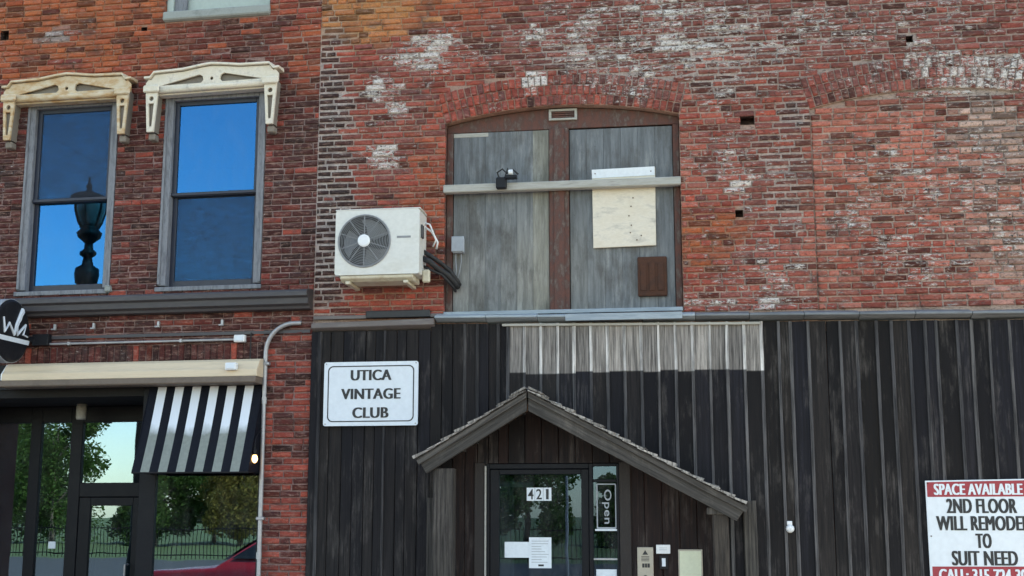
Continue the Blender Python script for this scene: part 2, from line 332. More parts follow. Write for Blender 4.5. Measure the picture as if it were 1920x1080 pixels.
def brick_colour(patches, base, u, z, rnd):
    k = rnd.random(); c = lerp(*PAL[base], k); wear = .06 + .16*rnd.random() + (.13 if patches is PATCH_R and u > -1.9 else 0)
    for t, w in patch_weights(patches, u, z):
        if t == 'white': wear = max(wear, w*(.55+.5*rnd.random())); c = lerp(c, lerp(*PAL[t], rnd.random()), w*.4)
        elif rnd.random() < .22+.78*w: c = lerp(c, lerp(*PAL[t], rnd.random()), min(1, .25+.75*w))
    v = .72+.5*rnd.random()
    if rnd.random() < .12: v *= .34
    return tuple(x*v for x in c), wear
def mortar_colour(patches, base, u, z):
    c = MOR[base]; wear = .05
    for t, w in patch_weights(patches, u, z):
        c = lerp(c, MOR[t], min(1, w))
        if t == 'white': wear = max(wear, w*.7)
    q = .8+.4*(noise.noise((u*5, z*5, 1.3))*.5+.5)
    return tuple(x*q for x in c), wear
def brick_geo(u0, u1, z0, z1, yf, rnd, mat3=None, y_back=.02):
    b = .007; j = lambda a: rnd.uniform(-a, a)
    tilt = j(.0035); tz = j(.003)
    o = [(u0,z0),(u1,z0),(u1,z1),(u0,z1)]; cx, cz = (u0+u1)/2, (z0+z1)/2
    o = [(x+j(.003), z+j(.003)) for x, z in o]
    fr = []; ring = []
    for x, z in o:
        sx = 1 if x < cx else -1; sz = 1 if z < cz else -1
        y = yf + tilt*(-sx) + tz*(-sz)
        fr.append((x+sx*(b+abs(j(.004))), y, z+sz*(b+abs(j(.003))))); ring.append((x, y+.007, z))
    bk = [(x, y_back, z) for x, z in o]
    v = fr+ring+bk
    if mat3 is not None: v = [tuple(mat3 @ Vector(p)) for p in v]
    f = [(0,1,2,3)]+[(i+4, (i+1)%4+4, (i+1)%4, i) for i in range(4)]+[(i+8, (i+1)%4+8, (i+1)%4+4, i+4) for i in range(4)]
    return v, f
class Brickwork:
    def __init__(s, patches, base_fn, seed): s.p = patches; s.base = base_fn; s.r = random.Random(seed); s.items = []
    def put(s, u0, u1, z0, z1, yf=-.008, mat3=None, centre=None):
        cu, cz = centre or ((u0+u1)/2, (z0+z1)/2)
        c, w = brick_colour(s.p, s.base(cu, cz), cu, cz, s.r)
        soot = sum(w_ for t, w_ in patch_weights(s.p, cu, cz) if t == 'soot')
        y = yf + s.r.gauss(0, .0028) + (s.r.random()*.007 if s.r.random() < .15+.3*soot else 0)
        if soot > .4 and mat3 is None: z0 += .004; z1 -= .004; y += .003      # washed-out joints, worn arrises
        v, f = brick_geo(u0, u1, z0, z1, y, s.r, mat3, y+.05)
        s.items.append((cu, cz, (u1-u0)*(z1-z0), v, f, c, w))
    def course(s, z0, h, spans, off, header=False, yf=-.008, joint=.014):
        L = .100 if header else .200
        for a, b in spans:
            x = a - s.r.random()*.01 - off % L
            while x < b - .015:
                l = L*(1+s.r.uniform(-.05, .05))*(.5 if not header and s.r.random() < .14 else 1); x0, x1 = max(x, a), min(x+l, b)
                if b - x1 < .035: x1 = b
                if x1 - x0 > .03: s.put(x0+joint/2, x1-(joint/2 if x1 < b else 0), z0+joint*.55, z0+h-joint*.45, yf)
                x = x1 if x1 == b else x+l
                if x1 == b: break
    def emit(s, building, in_view, keep=300, name='brick'):
        cand = [i for i, it in enumerate(s.items) if in_view(it[0], it[1])]
        cand.sort(key=lambda i: -s.items[i][2]); keepset = set(cand[:keep])
        rest = MB()
        for i, (cu, cz, a, v, f, c, w) in enumerate(s.items):
            if i in keepset: MB().add(v, f, c, w).build(name, 'brick', building)
            else: rest.add(v, f, c, w)
        tag(rest.build('bricks', 'brick', building), kind='stuff')
def spans_minus(a, b, cuts):
    out = [(a, b)]
    for c, d in cuts:
        nx = []
        for p, q in out:
            if d <= p or c >= q: nx.append((p, q)); continue
            if c > p: nx.append((p, c))
            if d < q: nx.append((d, q))
        out = nx
    return [(p, q) for p, q in out if q-p > .02]
def sheet(mb, a, b, z0, z1, holes, y, colour, step=.11):
    """mortar bed behind the bricks: a grid with true openings"""
    xs = sorted({a, b, *[h[0] for h in holes], *[h[1] for h in holes]}); zs = sorted({z0, z1, *[h[2] for h in holes], *[h[3] for h in holes]})
    def fill(l):
        out = [l[0]]
        for p, q in zip(l, l[1:]):
            k = max(1, int(math.ceil((q-p)/step))); out += [p+(q-p)*i/k for i in range(1, k+1)]
        return out
    xs = fill([x for x in xs if a <= x <= b]); zs = fill([z for z in zs if z0 <= z <= z1]); idx = {}
    v = []; f = []; t = []; w = []
    def vert(i, k):
        if (i, k) not in idx:
            idx[i, k] = len(v); v.append((xs[i], y, zs[k])); c, ww = colour(xs[i], zs[k]); t.append(c); w.append(ww)
        return idx[i, k]
    for i in range(len(xs)-1):
        for k in range(len(zs)-1):
            cx, cz = (xs[i]+xs[i+1])/2, (zs[k]+zs[k+1])/2
            if any(h[0] < cx < h[1] and h[2] < cz < h[3] for h in holes): continue
            f.append((vert(i, k), vert(i+1, k), vert(i+1, k+1), vert(i, k+1)))
    mb.add(v, f, t, w)
def reveal(mb, h, y0, y1, c=(.13, .06, .05), sides='lrtb', back=False):
    x0, x1, z0, z1 = h
    q = {'l': [(x0,y0,z0),(x0,y0,z1),(x0,y1,z1),(x0,y1,z0)], 'r': [(x1,y0,z0),(x1,y1,z0),(x1,y1,z1),(x1,y0,z1)],
         't': [(x0,y0,z1),(x1,y0,z1),(x1,y1,z1),(x0,y1,z1)], 'b': [(x0,y0,z0),(x0,y1,z0),(x1,y1,z0),(x1,y0,z0)]}
    for s in sides: mb.add(q[s], [(0,1,2,3)], c, .1)
    if back: mb.add([(x0,y1,z0),(x1,y1,z0),(x1,y1,z1),(x0,y1,z1)], [(0,1,2,3)], c, 0.)
HC = .0605                        # one brick course
TOPZ = 7.2                        # single bricks up to here; plain brickwork above to the parapet

# ------------------------------------------------------------------ ground, road, pavement (all below the frame)
g = MB().box(-600, 600, -900, 300, -1.0, -.16).build('ground', 'lawn'); tag(g, kind='structure')
road = MB().box(-300, 300, -15.0, -4.75, -.5, -.135).build('road', 'asphalt'); tag(road, kind='structure')
sw = MB().box(-300, 300, -4.6, .6, -.5, 0.0).build('pavement', 'concrete'); tag(sw, kind='structure')
kb = MB().box(-300, 300, -4.75, -4.6, -.5, .004).build('kerb', 'kerb_stone', bevel=.015); tag(kb, kind='structure')
lot = MB().box(-300, 300, -32, -15.0, -.5, -.02).build('parking_lot', 'asphalt'); tag(lot, kind='structure')

# ================================================================== RIGHT BUILDING
RB = thing('brick_building', 'old patched red brick building with black wooden ground floor and boarded arched window', 'building', (X0, 0, 0))
XR = 4.3
CX, SPAN, SILL, SPR, CRN = -1.195, 2.21, 3.445, 5.277, 5.41
def arch_circle(cx, span, spr, crn):
    h = crn-spr; r = ((span/2)**2+h*h)/(2*h); return cx, crn-r, r
ARCHES = [(CX, SPAN, SPR, CRN), (2.205, 2.21, 5.265, 5.41)]
RING = .30
def base_R(u, z):
    if 1.10 < u < 3.31 and z < 5.3: return 'pink' if R.random() < .6 else 'red'
    return 'mauve' if z > 5.75 and u > -1.8 and R.random() < .5 else ('red' if R.random() < .72 else 'mauve')
bw = Brickwork(PATCH_R, base_R, 11)
HOLES = [(.47, .60, 5.14, 5.22), (.40, .47, 4.27, 4.335), (1.99, 2.05, 5.86, 5.92)]
z = 3.40; k = 0
while z < TOPZ:
    zc = z+HC/2; cuts = []
    for n_, (cx, span, spr, crn) in enumerate(ARCHES):
        ax, az, r = arch_circle(cx, span, spr, crn); ro = r+RING+.012
        half = span/2+.0
        if zc < spr: cuts.append((cx-half, cx+half))
        elif zc < az+ro:
            # leave out opening and rings: ring ends spring from the jamb on a skew
            hw = math.sqrt(max(0, ro*ro-(zc-az)**2)); lim = half + (zc-spr)*half/(r)*1.0
            cuts.append((cx-min(hw, lim)-.004, cx+min(hw, lim)+.004))
    for h in HOLES:
        if h[2]-.02 < zc < h[3]+.02: cuts.append((h[0], h[1]))
    hdr = (k % 7 == 3)
    bw.course(z, HC, spans_minus(X0+.002, XR, cuts), (.100 if k % 2 else 0)+(.03*(k % 3)), hdr)
    z += HC; k += 1
# arch rings, three rowlock courses each
for cx, span, spr, crn in ARCHES:
    ax, az, r = arch_circle(cx, span, spr, crn); th = math.asin((span/2)/r)
    for ring in range(3):
        r0 = r+ring*.1+.004; r1 = r0+.092; n_ = int(2*th*r0/.0605)
        for i in range(n_):
            a = -th+2*th*(i+.5)/n_; w_ = th*r0/n_-.005
            m3 = Matrix.Translation((ax, 0, az)) @ Matrix.Rotation(a, 4, 'Y')
            c = m3 @ Vector((0, 0, (r0+r1)/2))
            bw.put(-w_, w_, r0, r1, -.009, m3, (c.x, c.z))
# the bricked-up opening, set back in its old reveal
z = 3.40; k = 0; ax, az, r = arch_circle(*ARCHES[1])
while z < 5.405:
    zc = z+HC/2; half = 1.105
    if z+HC > 5.265: half = math.sqrt(max(0, r*r-(z+HC-az)**2))-.0
    if half > .1: bw.course(z, HC, [(2.205-half+.006, 2.205+half-.006)], (.100 if k % 2 else .02), k % 6 == 5, .012)
    z += HC; k += 1
bw.emit(RB, lambda u, z: -3.5 < u < 2.9 and 3.5 < z < 6.3 and not (-3.3 < u < -2.3 and 3.6 < z < 4.45) )
wl = MB(); colR = lambda u, z: mortar_colour(PATCH_R, 'pink' if (1.1 < u < 3.31 and z < 5.3) else 'rust', u, z)
oh = [(ARCHES[0][0]-1.105, ARCHES[0][0]+1.105, SILL-.02, CRN), (1.10, 3.31, 3.3, CRN)]
sheet(wl, X0, XR, 3.2, TOPZ, oh+HOLES, .007, colR)
reveal(wl, oh[0], .003, .32, sides='lrb')
reveal(wl, oh[1], .003, .06, sides='lr')
for h in HOLES: reveal(wl, h, .003, .11, (.05, .03, .028), 'lrtb', True)
sheet(wl, 1.10, 3.31, 3.3, CRN, [], .029, colR)
for cx, span, spr, crn in ARCHES:      # mortar between the ring bricks
    ax, az, r = arch_circle(cx, span, spr, crn); th = math.asin(span/2/r); N = 24
    for y0 in (.0065,):
        v = []; f = []; t = []; w = []
        for i in range(N+1):
            a = -th+2*th*i/N
            for rr, yy in ((r, .3), (r, y0), (r+.32, y0)):
                p = (ax+rr*math.sin(a), yy, az+rr*math.cos(a)); v.append(p); c, ww = colR(p[0], p[2]); t.append(c); w.append(ww)
        for i in range(N):
            for q in (0, 1): f.append((i*3+q, i*3+q+3, i*3+q+4, i*3+q+1))
        wl.add(v, f, t, w)
wl.build('wall', 'mortar', RB)
upper = MB().box(X0, XR, 0, .3, TOPZ, 10.6).build('upper_wall', 'plain_brick', RB)
MB().box(X0, X0+.25, .35, 9, 0, 10.4).box(XR-.25, XR, .35, 9, 0, 10.4).box(X0, XR, 9, 9.3, 0, 10.4).box(X0, XR, .3, 9.3, 10.4, 10.6).build('shell', 'plain_brick', RB)
MB().box(X0+.25, XR-.25, .34, 9, 3.1, 3.3).box(-2.6, 1.0, 1.4, 1.5, 0, 3.1).box(X0+.25, XR-.25, .34, 9, -.05, .002).build('floor_slab', 'interior_dark', RB)
MB().box(X0, -1.9, .06, .30, 0, 3.2).box(-.69, XR, .06, .30, 0, 3.2).box(-1.9, -.69, .06, .30, 2.06, 3.2).build('lower_wall', 'plain_brick', RB)

# boarded arched window
yw = .10
win = MB()
win.box(-2.298, -.092, yw+.105, yw+.125, SILL, 5.2)
wo = win.build('boarded_window', 'brown_frame', RB, bevel=.006)
for a, b in ((-2.298, -2.238), (-.152, -.092)): MB().box(a, b, yw-.02, yw+.1, SILL, SPR-.075).build('jamb', 'brown_frame', wo, bevel=.006)
ax, az, r = arch_circle(*ARCHES[0]); poly = [(-2.298, 5.205), (-.092, 5.205)]
for i in range(13):
    a = math.asin(1.103/r)*(1-2*i/12); poly.append((ax+(r-.004)*math.sin(a), az+(r-.004)*math.cos(a)))
MB().prism(poly, yw-.006, yw+.1).build('arch_board', 'brown_frame', wo, bevel=.004)
MB().box(-1.315, -1.128, yw-.035, yw+.1, SILL, 5.203).build('mullion', 'brown_frame', wo, bevel=.008)
MB().box(-1.27, -1.17, yw-.045, yw-.0355, SILL, 5.2).build('mullion_strip', 'brown_frame', wo, bevel=.004)
def plank(mb, M4, w, t, L, tintf, rows=None, jit=.0015, rnd=R, ch=.004):
    """a board standing on its end: width w, thickness t (front at -y), length L, with slightly wandering edges"""
    zs = rows or [0, L*.3, L*.62, L]; prof = [(-w/2, 0), (-w/2, -t+ch), (-w/2+ch, -t), (w/2-ch, -t), (w/2, -t+ch), (w/2, 0)]
    v = []; tt = []; f = []; k = len(prof)
    ph = rnd.random()*50; bow = rnd.uniform(-.004, .004)
    for zz in zs:
        dx = noise.noise((ph, zz*1.4, 0))*jit*2.2; dy = noise.noise((ph+9, zz*1.1, 0))*jit*2.5
        for x, y in prof: v.append(M4 @ Vector((x*(1+jit*noise.noise((ph+x*9, zz*2, 4)))+dx, y+dy, zz))); tt.append(tintf(zz))
    for i in range(len(zs)-1):
        for q in range(k): f.append((i*k+q, i*k+(q+1)%k, (i+1)*k+(q+1)%k, (i+1)*k+q))
    f += [tuple(range(k-1, -1, -1)), tuple((len(zs)-1)*k+q for q in range(k))]
    mb.add(v, f, tt)
T = Matrix.Translation
for x0, x1, zt in ((-2.232, -1.32, 5.20), (-1.122, -.158, 5.19)):
    n_ = 6; w_ = (x1-x0)/n_
    for i in range(n_):
        g_ = R.uniform(.92, 1.08); warm = (i in (5,) and x0 < -2)
        c = (.24*g_, .235*g_, .20*g_) if warm else (.165*g_, .180*g_, .190*g_)
        c_lo = lerp(c, (.30, .285, .24), R.uniform(.2, .75) if x0 < -2 else R.uniform(.0, .35))
        mb = MB(); plank(mb, T((x0+(i+.5)*w_, yw+.03, SILL+.025)), w_-.0008, .03+R.uniform(0, .0015), zt-SILL-.025, lambda zz: lerp(c_lo, c, min(1, max(0, (zz-.5)/.6))), [0, .3, .55, .8, 1.05, 1.3, zt-SILL-.025], jit=.0006, ch=.002)
        mb.build('plank', 'panel_wood', wo)
MB().box(-2.235, -1.9, yw-.004, yw+.02, 5.16, 5.2).build('head_strip', 'weather_timber', wo, bevel=.003)
MB().extr_x([(.30, SILL-.02), (-.03, SILL-.03), (-.03, SILL+.005), (.30, SILL+.022)], -2.296, -.094).build('sill', 'blue_flashing', wo, bevel=.003)
mb = MB(); mb.box(-2.312, -.085, -.022, yw-.036, 4.592, 4.668); mb.build('crossbar', 'weather_timber', wo, bevel=.008)
# louvred plate over the mullion
vp = MB().box(-1.315, -1.045, yw-.03, yw-.007, 5.285, 5.305).box(-1.315, -1.045, yw-.03, yw-.007, 5.375, 5.395).box(-1.315, -1.29, yw-.03, yw-.007, 5.305, 5.375).box(-1.07, -1.045, yw-.03, yw-.007, 5.305, 5.375).build('vent_plate', 'weather_timber', wo, bevel=.003)
for i in range(3): MB().box(-1.285, -1.075, yw-.022, yw-.0075, 5.311+i*.022, 5.325+i*.022).build('vent_slat', 'brown_frame', wo)
# white board behind the bar
wb = thing('white_board', 'weathered white wooden board fixed across right half of the boarded window', 'board', (-.615, yw-.01, 4.03))
MB().prism([(-.905, 4.035), (-.325, 4.045), (-.32, 4.79), (-.91, 4.78)], yw-.030, yw-.009).build('panel', 'board_white', wb, bevel=.003)
MB().prism([(-.91, 4.70), (-.325, 4.71), (-.325, 4.795), (-.912, 4.785)], yw-.034, yw-.0305).build('top_strip', 'white_plastic', wb, bevel=.002)
for (px_, pz) in ((-.55, 4.42), (-.57, 4.33), (-.55, 4.24), (-.53, 4.5), (-.56, 4.17), (-.88, 4.745), (-.36, 4.75), (-.5, 4.1), (-.46, 4.14)):
    MB().lathe([(.006, yw-.036), (.006, yw-.0301)], (px_, 0, pz), 'y', 8).build('screw', 'rust', wb)
vt = thing('rusty_plate', 'rusty brown metal plate at lower right of the boarded window', 'metal plate', (-.365, yw, 3.56))
MB().box(-.5, -.23, yw-.035, yw-.006, 3.57, 3.94).build('plate', 'rust', vt, bevel=.012, seg=2)
for i in range(3): MB().box(-.475+i*.08, -.475+i*.08+.055, yw-.043, yw-.034, 3.62, 3.88).build('rib', 'rust', vt, bevel=.004)
eb = thing('junction_box', 'small grey electrical box on left plank of the boarded window', 'junction box', (-2.175, yw, 4.01))
MB().box(-2.23, -2.12, yw-.08, yw-.004, 4.02, 4.17).build('box', 'grey_box', eb, bevel=.008)
MB().box(-2.235, -2.115, yw-.088, yw-.0805, 4.03, 4.175).build('cover', 'grey_box', eb, bevel=.004)
MB().tube([(-2.2, yw-.04, 4.02), (-2.2, yw-.045, 3.95), (-2.19, yw-.06, 3.86), (-2.20, yw-.05, 3.78)], .007).tube([(-2.15, yw-.04, 4.02), (-2.145, yw-.05, 3.94), (-2.16, yw-.06, 3.84), (-2.18, yw-.05, 3.77)], .006).build('wires', 'grille_wire', eb)
gd = thing('broken_fitting', 'small black broken lamp fitting with loose wires on the window crossbar', 'lamp fitting', (-1.72, -.03, 4.60))
MB().box(-1.80, -1.70, -.075, -.0225, 4.60, 4.71).build('clamp', 'black_metal', gd, bevel=.01)
MB().box(-1.71, -1.60, -.09, -.03, 4.69, 4.725).build('plate', 'black_metal', gd, bevel=.006)
MB().tube([(-1.77, -.04, 4.70), (-1.79, -.05, 4.76), (-1.74, -.06, 4.79), (-1.70, -.05, 4.75), (-1.64, -.06, 4.78), (-1.59, -.05, 4.735)], .009).tube([(-1.72, -.04, 4.71), (-1.69, -.05, 4.8), (-1.66, -.05, 4.73)], .007).build('wires', 'rubber', gd)
MB().lathe([(.026, -.02), (.026, .02)], (-1.66, -.06, 4.755), 'x', 10).build('socket', 'white_plastic', gd)

# ---- ledge with flashing over the wooden front
def ltop(x): return 3.40-.0135*(x+2.27)
lg = MB()
nseg = 14
for i in range(nseg):
    a, b = -2.36+i*(XR+2.36)/nseg, -2.36+(i+1)*(XR+2.36)/nseg-.004
    zt = ltop((a+b)/2)+R.uniform(-.012, .008)
    p = MB(); p.add([(a, .0, zt+.035), (b, .0, ltop(b)+.035), (b, -.13, ltop(b)), (a, -.13, ltop(a)), (a, .0, zt-.05), (b, .0, ltop(b)-.05), (b, -.13, ltop(b)-.02), (a, -.13, ltop(a)-.02)],
          [(0,1,2,3), (3,2,6,7), (7,6,5,4), (0,3,7,4), (1,5,6,2)]); p.build('flashing', 'blue_flashing' if i < 5 else 'dark_flashing', RB, bevel=.003)
MB().add([(X0+.01, -.09, 3.36), (-2.37, -.09, 3.385), (-2.37, 0, 3.40), (X0+.01, 0, 3.375), (X0+.01, -.09, 3.315), (-2.37, -.09, 3.33), (-2.37, 0, 3.29), (X0+.01, 0, 3.28)], [(0,1,2,3), (4,7,6,5), (0,4,5,1), (0,3,7,4), (1,5,6,2)]).build('flashing', 'brown_flashing', RB, bevel=.004)
MB().box(-3.03, -2.42, -.05, -.012, 3.405, 3.475).build('tar_strip', 'tar', RB, bevel=.006)
MB().box(X0+.012, -2.302, -.03, -.0125, 3.405, 3.44).build('kick_strip', 'brown_flashing', RB, bevel=.004)
MB().add([(-1.74, -.075, 3.300), (.585, -.075, 3.269), (.585, -.03, 3.269), (-1.74, -.03, 3.300), (-1.74, -.075, 3.322), (.585, -.075, 3.291), (.585, -.03, 3.291), (-1.74, -.03, 3.322)], [(0,3,2,1), (4,5,6,7), (0,1,5,4), (1,2,6,5), (2,3,7,6), (3,0,4,7)]).build('trim_strip', 'weather_timber', RB, bevel=.003)
MB().box(-1.15, -.1, -.136, -.1315, ltop(-.6)-.05, ltop(-.6)+.012).build('flashing_patch', 'blue_flashing', RB, bevel=.002)

# ---- vertical boards
def roof_under(x): return 2.50-.61*(-1.46-x) if x < -1.46 else 2.50-.54*(x+1.46)
x = X0+.004; i = 0
DX0, DX1 = -1.893, -.697
while x < XR:
    w_ = R.uniform(.088, .125) if x < -1.75 else R.choice((.157, .15, .165, .11, .09, .12, .14))+R.uniform(-.012, .012)
    if x > -1.75 and x < .6: w_ = .152
    xc = x+w_/2; top = 3.335-.0135*(xc+2.27) if xc > -2.37 else 3.285
    gl = R.uniform(.55, 1.5); br = R.random()
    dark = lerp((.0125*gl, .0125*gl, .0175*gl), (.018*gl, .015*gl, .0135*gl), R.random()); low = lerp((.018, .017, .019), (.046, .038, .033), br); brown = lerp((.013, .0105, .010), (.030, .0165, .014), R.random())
    segs = []
    inside = -2.2 < xc < .2
    if inside:
        zr = roof_under(xc)+.07
        segs.append((zr+.005, top, 'out'))
        if DX0-.01 < xc < DX1+.01: segs.append((2.055, zr, 'in'))
        else: segs.append((0, zr, 'in'))
    else: segs.append((0, top, 'out'))
    pb = 2.87+R.uniform(-.014, .012)
    pale_col = lerp((.15, .138, .13), (.42, .38, .345), R.random())
    for z0, z1, kind in segs:
        if z1-z0 < .04: continue
        L_ = z1-z0; rows = sorted({0, L_*.25, L_*.5, L_*.75, L_})
        is_pale = kind == 'out' and -1.72 < xc < .58
        if is_pale:
            rows = sorted({0, L_*.4, pb-z0-.006, pb-z0+.006, L_}) if pb-.02 > z0 else [0, L_]
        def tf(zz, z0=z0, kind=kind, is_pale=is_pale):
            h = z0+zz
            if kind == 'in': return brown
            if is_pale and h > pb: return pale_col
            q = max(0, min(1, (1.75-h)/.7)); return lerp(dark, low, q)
        t_ = .026+R.uniform(-.004, .005)-(.006 if kind == 'in' else 0)
        mb = MB(); plank(mb, T((xc, -.02, z0)), w_-.005, t_, L_, tf, rows); mb.build('board', 'wood_pale' if False else 'wood', RB)
        # narrow batten over the joint
        if (kind == 'out' and (R.random() < .74 or is_pale)) and not (xc < -1.8 and R.random() < .72):
            bc = lerp((.05, .05, .055), (.13, .125, .125), R.random())
            if xc < -1.8: bc = lerp(bc, dark, .6)
            bp = lerp((.50, .48, .46), (.74, .71, .68), R.random())
            def bf(zz, z0=z0):
                h = z0+zz
                if is_pale and h > pb: return bp
                return lerp(bc, lerp(bc, (.16, .15, .145), .5), max(0, min(1, (1.9-h)/.8)))
            mb = MB(); plank(mb, T((x+w_-.002, -.0465, z0)), .028+R.uniform(-.006, .004), .014, L_-R.random()*.01, bf, rows, jit=.0022, ch=.003); mb.build('batten', 'wood', RB)
    x += w_; i += 1

# ---- street door, sidelight
yd = .0
dr = MB()
fr = [(-1.89, -1.855, 0, 2.05), (-.96, -.925, 0, 2.05), (-.715, -.692, 0, 2.05)]
for a, b, c, d in fr: dr.box(a, b, yd-.045, yd+.055, c, d)
dr.box(-1.855, -.96, yd-.045, yd+.055, 2.005, 2.05).box(-.925, -.715, yd-.045, yd+.055, 2.025, 2.05).box(-.925, -.715, yd-.04, yd+.05, 1.885, 1.91).box(-.925, -.715, yd-.04, yd+.05, 0, .25)
do = dr.build('door_frame', 'dark_frame', RB, bevel=.004)
leaf = MB().box(-1.852, -1.77, yd-.03, yd+.02, .01, 2.0).box(-1.03, -.963, yd-.03, yd+.02, .01, 2.0).box(-1.77, -1.03, yd-.03, yd+.02, 1.955, 2.0).box(-1.77, -1.03, yd-.03, yd+.02, .01, .25).build('door', 'dark_frame', RB, bevel=.004)
MB().box(-1.772, -1.028, yd-.006, yd, .248, 1.957).build('pane', 'door_glass', leaf)
MB().tube([(-1.055, yd-.03, 1.02), (-1.055, yd-.09, 1.02), (-1.055, yd-.09, .86), (-1.055, yd-.03, .86)], .011).build('pull_handle', 'galvanised', leaf)
MB().box(-.927, -.713, yd-.006, yd, .248, 1.887).build('pane', 'door_glass', do)
MB().box(-.927, -.713, yd-.006, yd, 1.908, 2.027).build('pane', 'door_glass', do)
MB().box(-.93, -.71, yd-.03, yd-.0062, 1.205, 1.222).build('glazing_bar', 'galvanised', do, bevel=.002)
MB().box(-1.768, -1.64, yd+.004, yd+.012, .3, 1.90).build('reflection_strip', 'grey_box', leaf)  # pale strips stand in for reflections in the door glass
MB().box(-1.768, -1.47, yd+.003, yd+.011, 1.865-.02, 1.885).build('reflection_strip', 'paper', leaf)
for a, b in ((-1.99, -1.897), (-.690, -.59)): MB().box(a, b, -.056, .0, 0, 2.06).build('door_trim', 'dark_trim', RB, bevel=.004)
MB().box(-1.895, -1.882, -.075, -.046, 0, 2.03).build('edge_strip', 'weather_timber', RB, bevel=.002)

# ---- gabled porch
PO = thing('entrance_porch', 'weathered wooden gable porch with shingled uneven roof over the glass door', 'porch', (-1.0, -.42, 0))
RX, RZ = -1.46, 2.655
def slope_frame(side):
    ex, ez = ((-2.43, 2.075) if side < 0 else (.40, 1.66))
    d = Vector((ex-RX, 0, ez-RZ)); L_ = d.length; d.normalize()
    return d, L_
def wt(a=.10, b=.19):
    g_ = R.random(); return lerp((a, a*.90, a*.80), (b, b*.92, b*.84), g_)
for side in (-1, 1):
    d, L_ = slope_frame(side); up_ = Vector((0, -1, 0)).cross(d) if side < 0 else d.cross(Vector((0, -1, 0)))
    if up_.z < 0: up_ = -up_
    def P(s, y, h): q = Vector((RX, y, RZ))+d*s+up_*h; return (q.x, q.y, q.z)
    # barge board: a plumb cut at the ridge, square cut at the eave
    s0 = -.0
    c = wt(.06, .085)
    ridge_low = Vector((RX, 0, RZ-.165/abs(up_.z)*1.0))
    v = []
    for y in (-.42, -.382):
        v += [(RX+side*.006, y, RZ-.004), P(L_, y, 0), P(L_+(.0 if side < 0 else -.02), y, -.14), (RX+side*.006, y, RZ-.16)]
    MB().add(v, [(0,1,2,3), (7,6,5,4), (0,4,5,1), (1,5,6,2), (2,6,7,3), (3,7,4,0)], c).build('barge_board', 'slope_wood_left' if side < 0 else 'slope_wood_right', PO, bevel=.004)
    # moulding board along the top
    v = []
    for y in (-.445, -.4205):
        v += [(RX+side*.006, y, RZ+.002), P(L_+.015, y, 0.003), P(L_+.015, y, -.042), (RX+side*.006, y, RZ-.046)]
    MB().add(v, [(0,1,2,3), (7,6,5,4), (0,4,5,1), (1,5,6,2), (2,6,7,3), (3,7,4,0)], wt(.07, .11)).build('fascia', 'slope_wood_left' if side < 0 else 'slope_wood_right', PO, bevel=.003)
    # soffit boards
    for q in range(3):
        ya, yb = -.38+q*.112, -.38+(q+1)*.112-.003
        v = [P(.02, ya, -.09), P(L_-.03, ya, -.09), P(L_-.03, yb, -.09), P(.02, yb, -.09), P(.02, ya, -.07), P(L_-.03, ya, -.07), P(L_-.03, yb, -.07), P(.02, yb, -.07)]
        MB().add(v, [(0,3,2,1), (4,5,6,7), (0,1,5,4), (1,2,6,5), (2,3,7,6), (3,0,4,7)], lerp((.30, .15, .08), (.40, .21, .11), R.random())).build('soffit_board', 'slope_wood_left' if side < 0 else 'slope_wood_right', PO)
    v = [P(0, -.44, .0), P(L_, -.44, .0), P(L_, -.03, .0), P(0, -.03, .0), P(0, -.44, .012), P(L_, -.44, .012), P(L_, -.03, .012), P(0, -.03, .012)]
    MB().add(v, [(0,3,2,1), (4,5,6,7), (0,1,5,4), (1,2,6,5), (2,3,7,6), (3,0,4,7)], (.08, .07, .065)).build('roof_deck', 'wood', PO)
    # split shingles in lapped rows
    rows_ = 8 if side < 0 else 15; ex = L_/rows_
    for q in range(rows_):
        y = -.47
        while y < -.04:
            w_ = R.uniform(.09, .15); y1 = min(y+w_, -.035)
            s0, s1 = q*ex-.05, (q+1)*ex+R.uniform(-.015, .03); t0 = .012; t1 = .013+R.uniform(.010, .034)
            if s0 < 0: s0 = 0
            c = wt(.14, .50)
            v = [P(s0, y, t0+.001), P(s1, y, t0+.011), P(s1, y1-.004, t0+.011), P(s0, y1-.004, t0+.001), P(s0, y, t0+.008), P(s1, y, t0+t1), P(s1, y1-.004, t0+t1+R.uniform(-.004, .004)), P(s0, y1-.004, t0+.008)]
            MB().add(v, [(0,3,2,1), (4,5,6,7), (0,1,5,4), (1,2,6,5), (2,3,7,6), (3,0,4,7)], c).build('shingle', 'wood_pale', PO)
            y = y1
for side in (-1, 1):
    d, L_ = slope_frame(side); up_ = d.cross(Vector((0, -1, 0)));
    if up_.z < 0: up_ = -up_
    v = []
    for y in (-.475, -.03):
        for s, h in ((-.01, .03), (.13, .042), (.13, .058), (-.01, .052)):
            q = Vector((RX, y, RZ))+d*s+up_*h; v.append((q.x, y, q.z))
    MB().add(v, [(0,1,2,3), (7,6,5,4), (0,4,5,1), (1,5,6,2), (2,6,7,3), (3,7,4,0)], wt(.2, .3)).build('ridge_cap', 'wood_pale', PO, bevel=.003)
def post(x0, x1, y0, y1, zt, c):
    mb = MB(); plank(mb, T(((x0+x1)/2, y1, 0)), x1-x0, y1-y0, zt, lambda zz: c, [0, zt*.25, zt*.5, zt*.75, zt], jit=.002, ch=.008); mb.build('post', 'wood', PO)
post(-2.305, -2.125, -.378, -.24, 2.0, (.075, .066, .058)); post(.115, .25, -.378, -.24, 1.66, (.07, .058, .048)); post(.385, .50, -.09, -.05, 1.72, (.095, .086, .076)); post(-2.42, -2.33, -.09, -.05, 1.75, (.06, .055, .05))
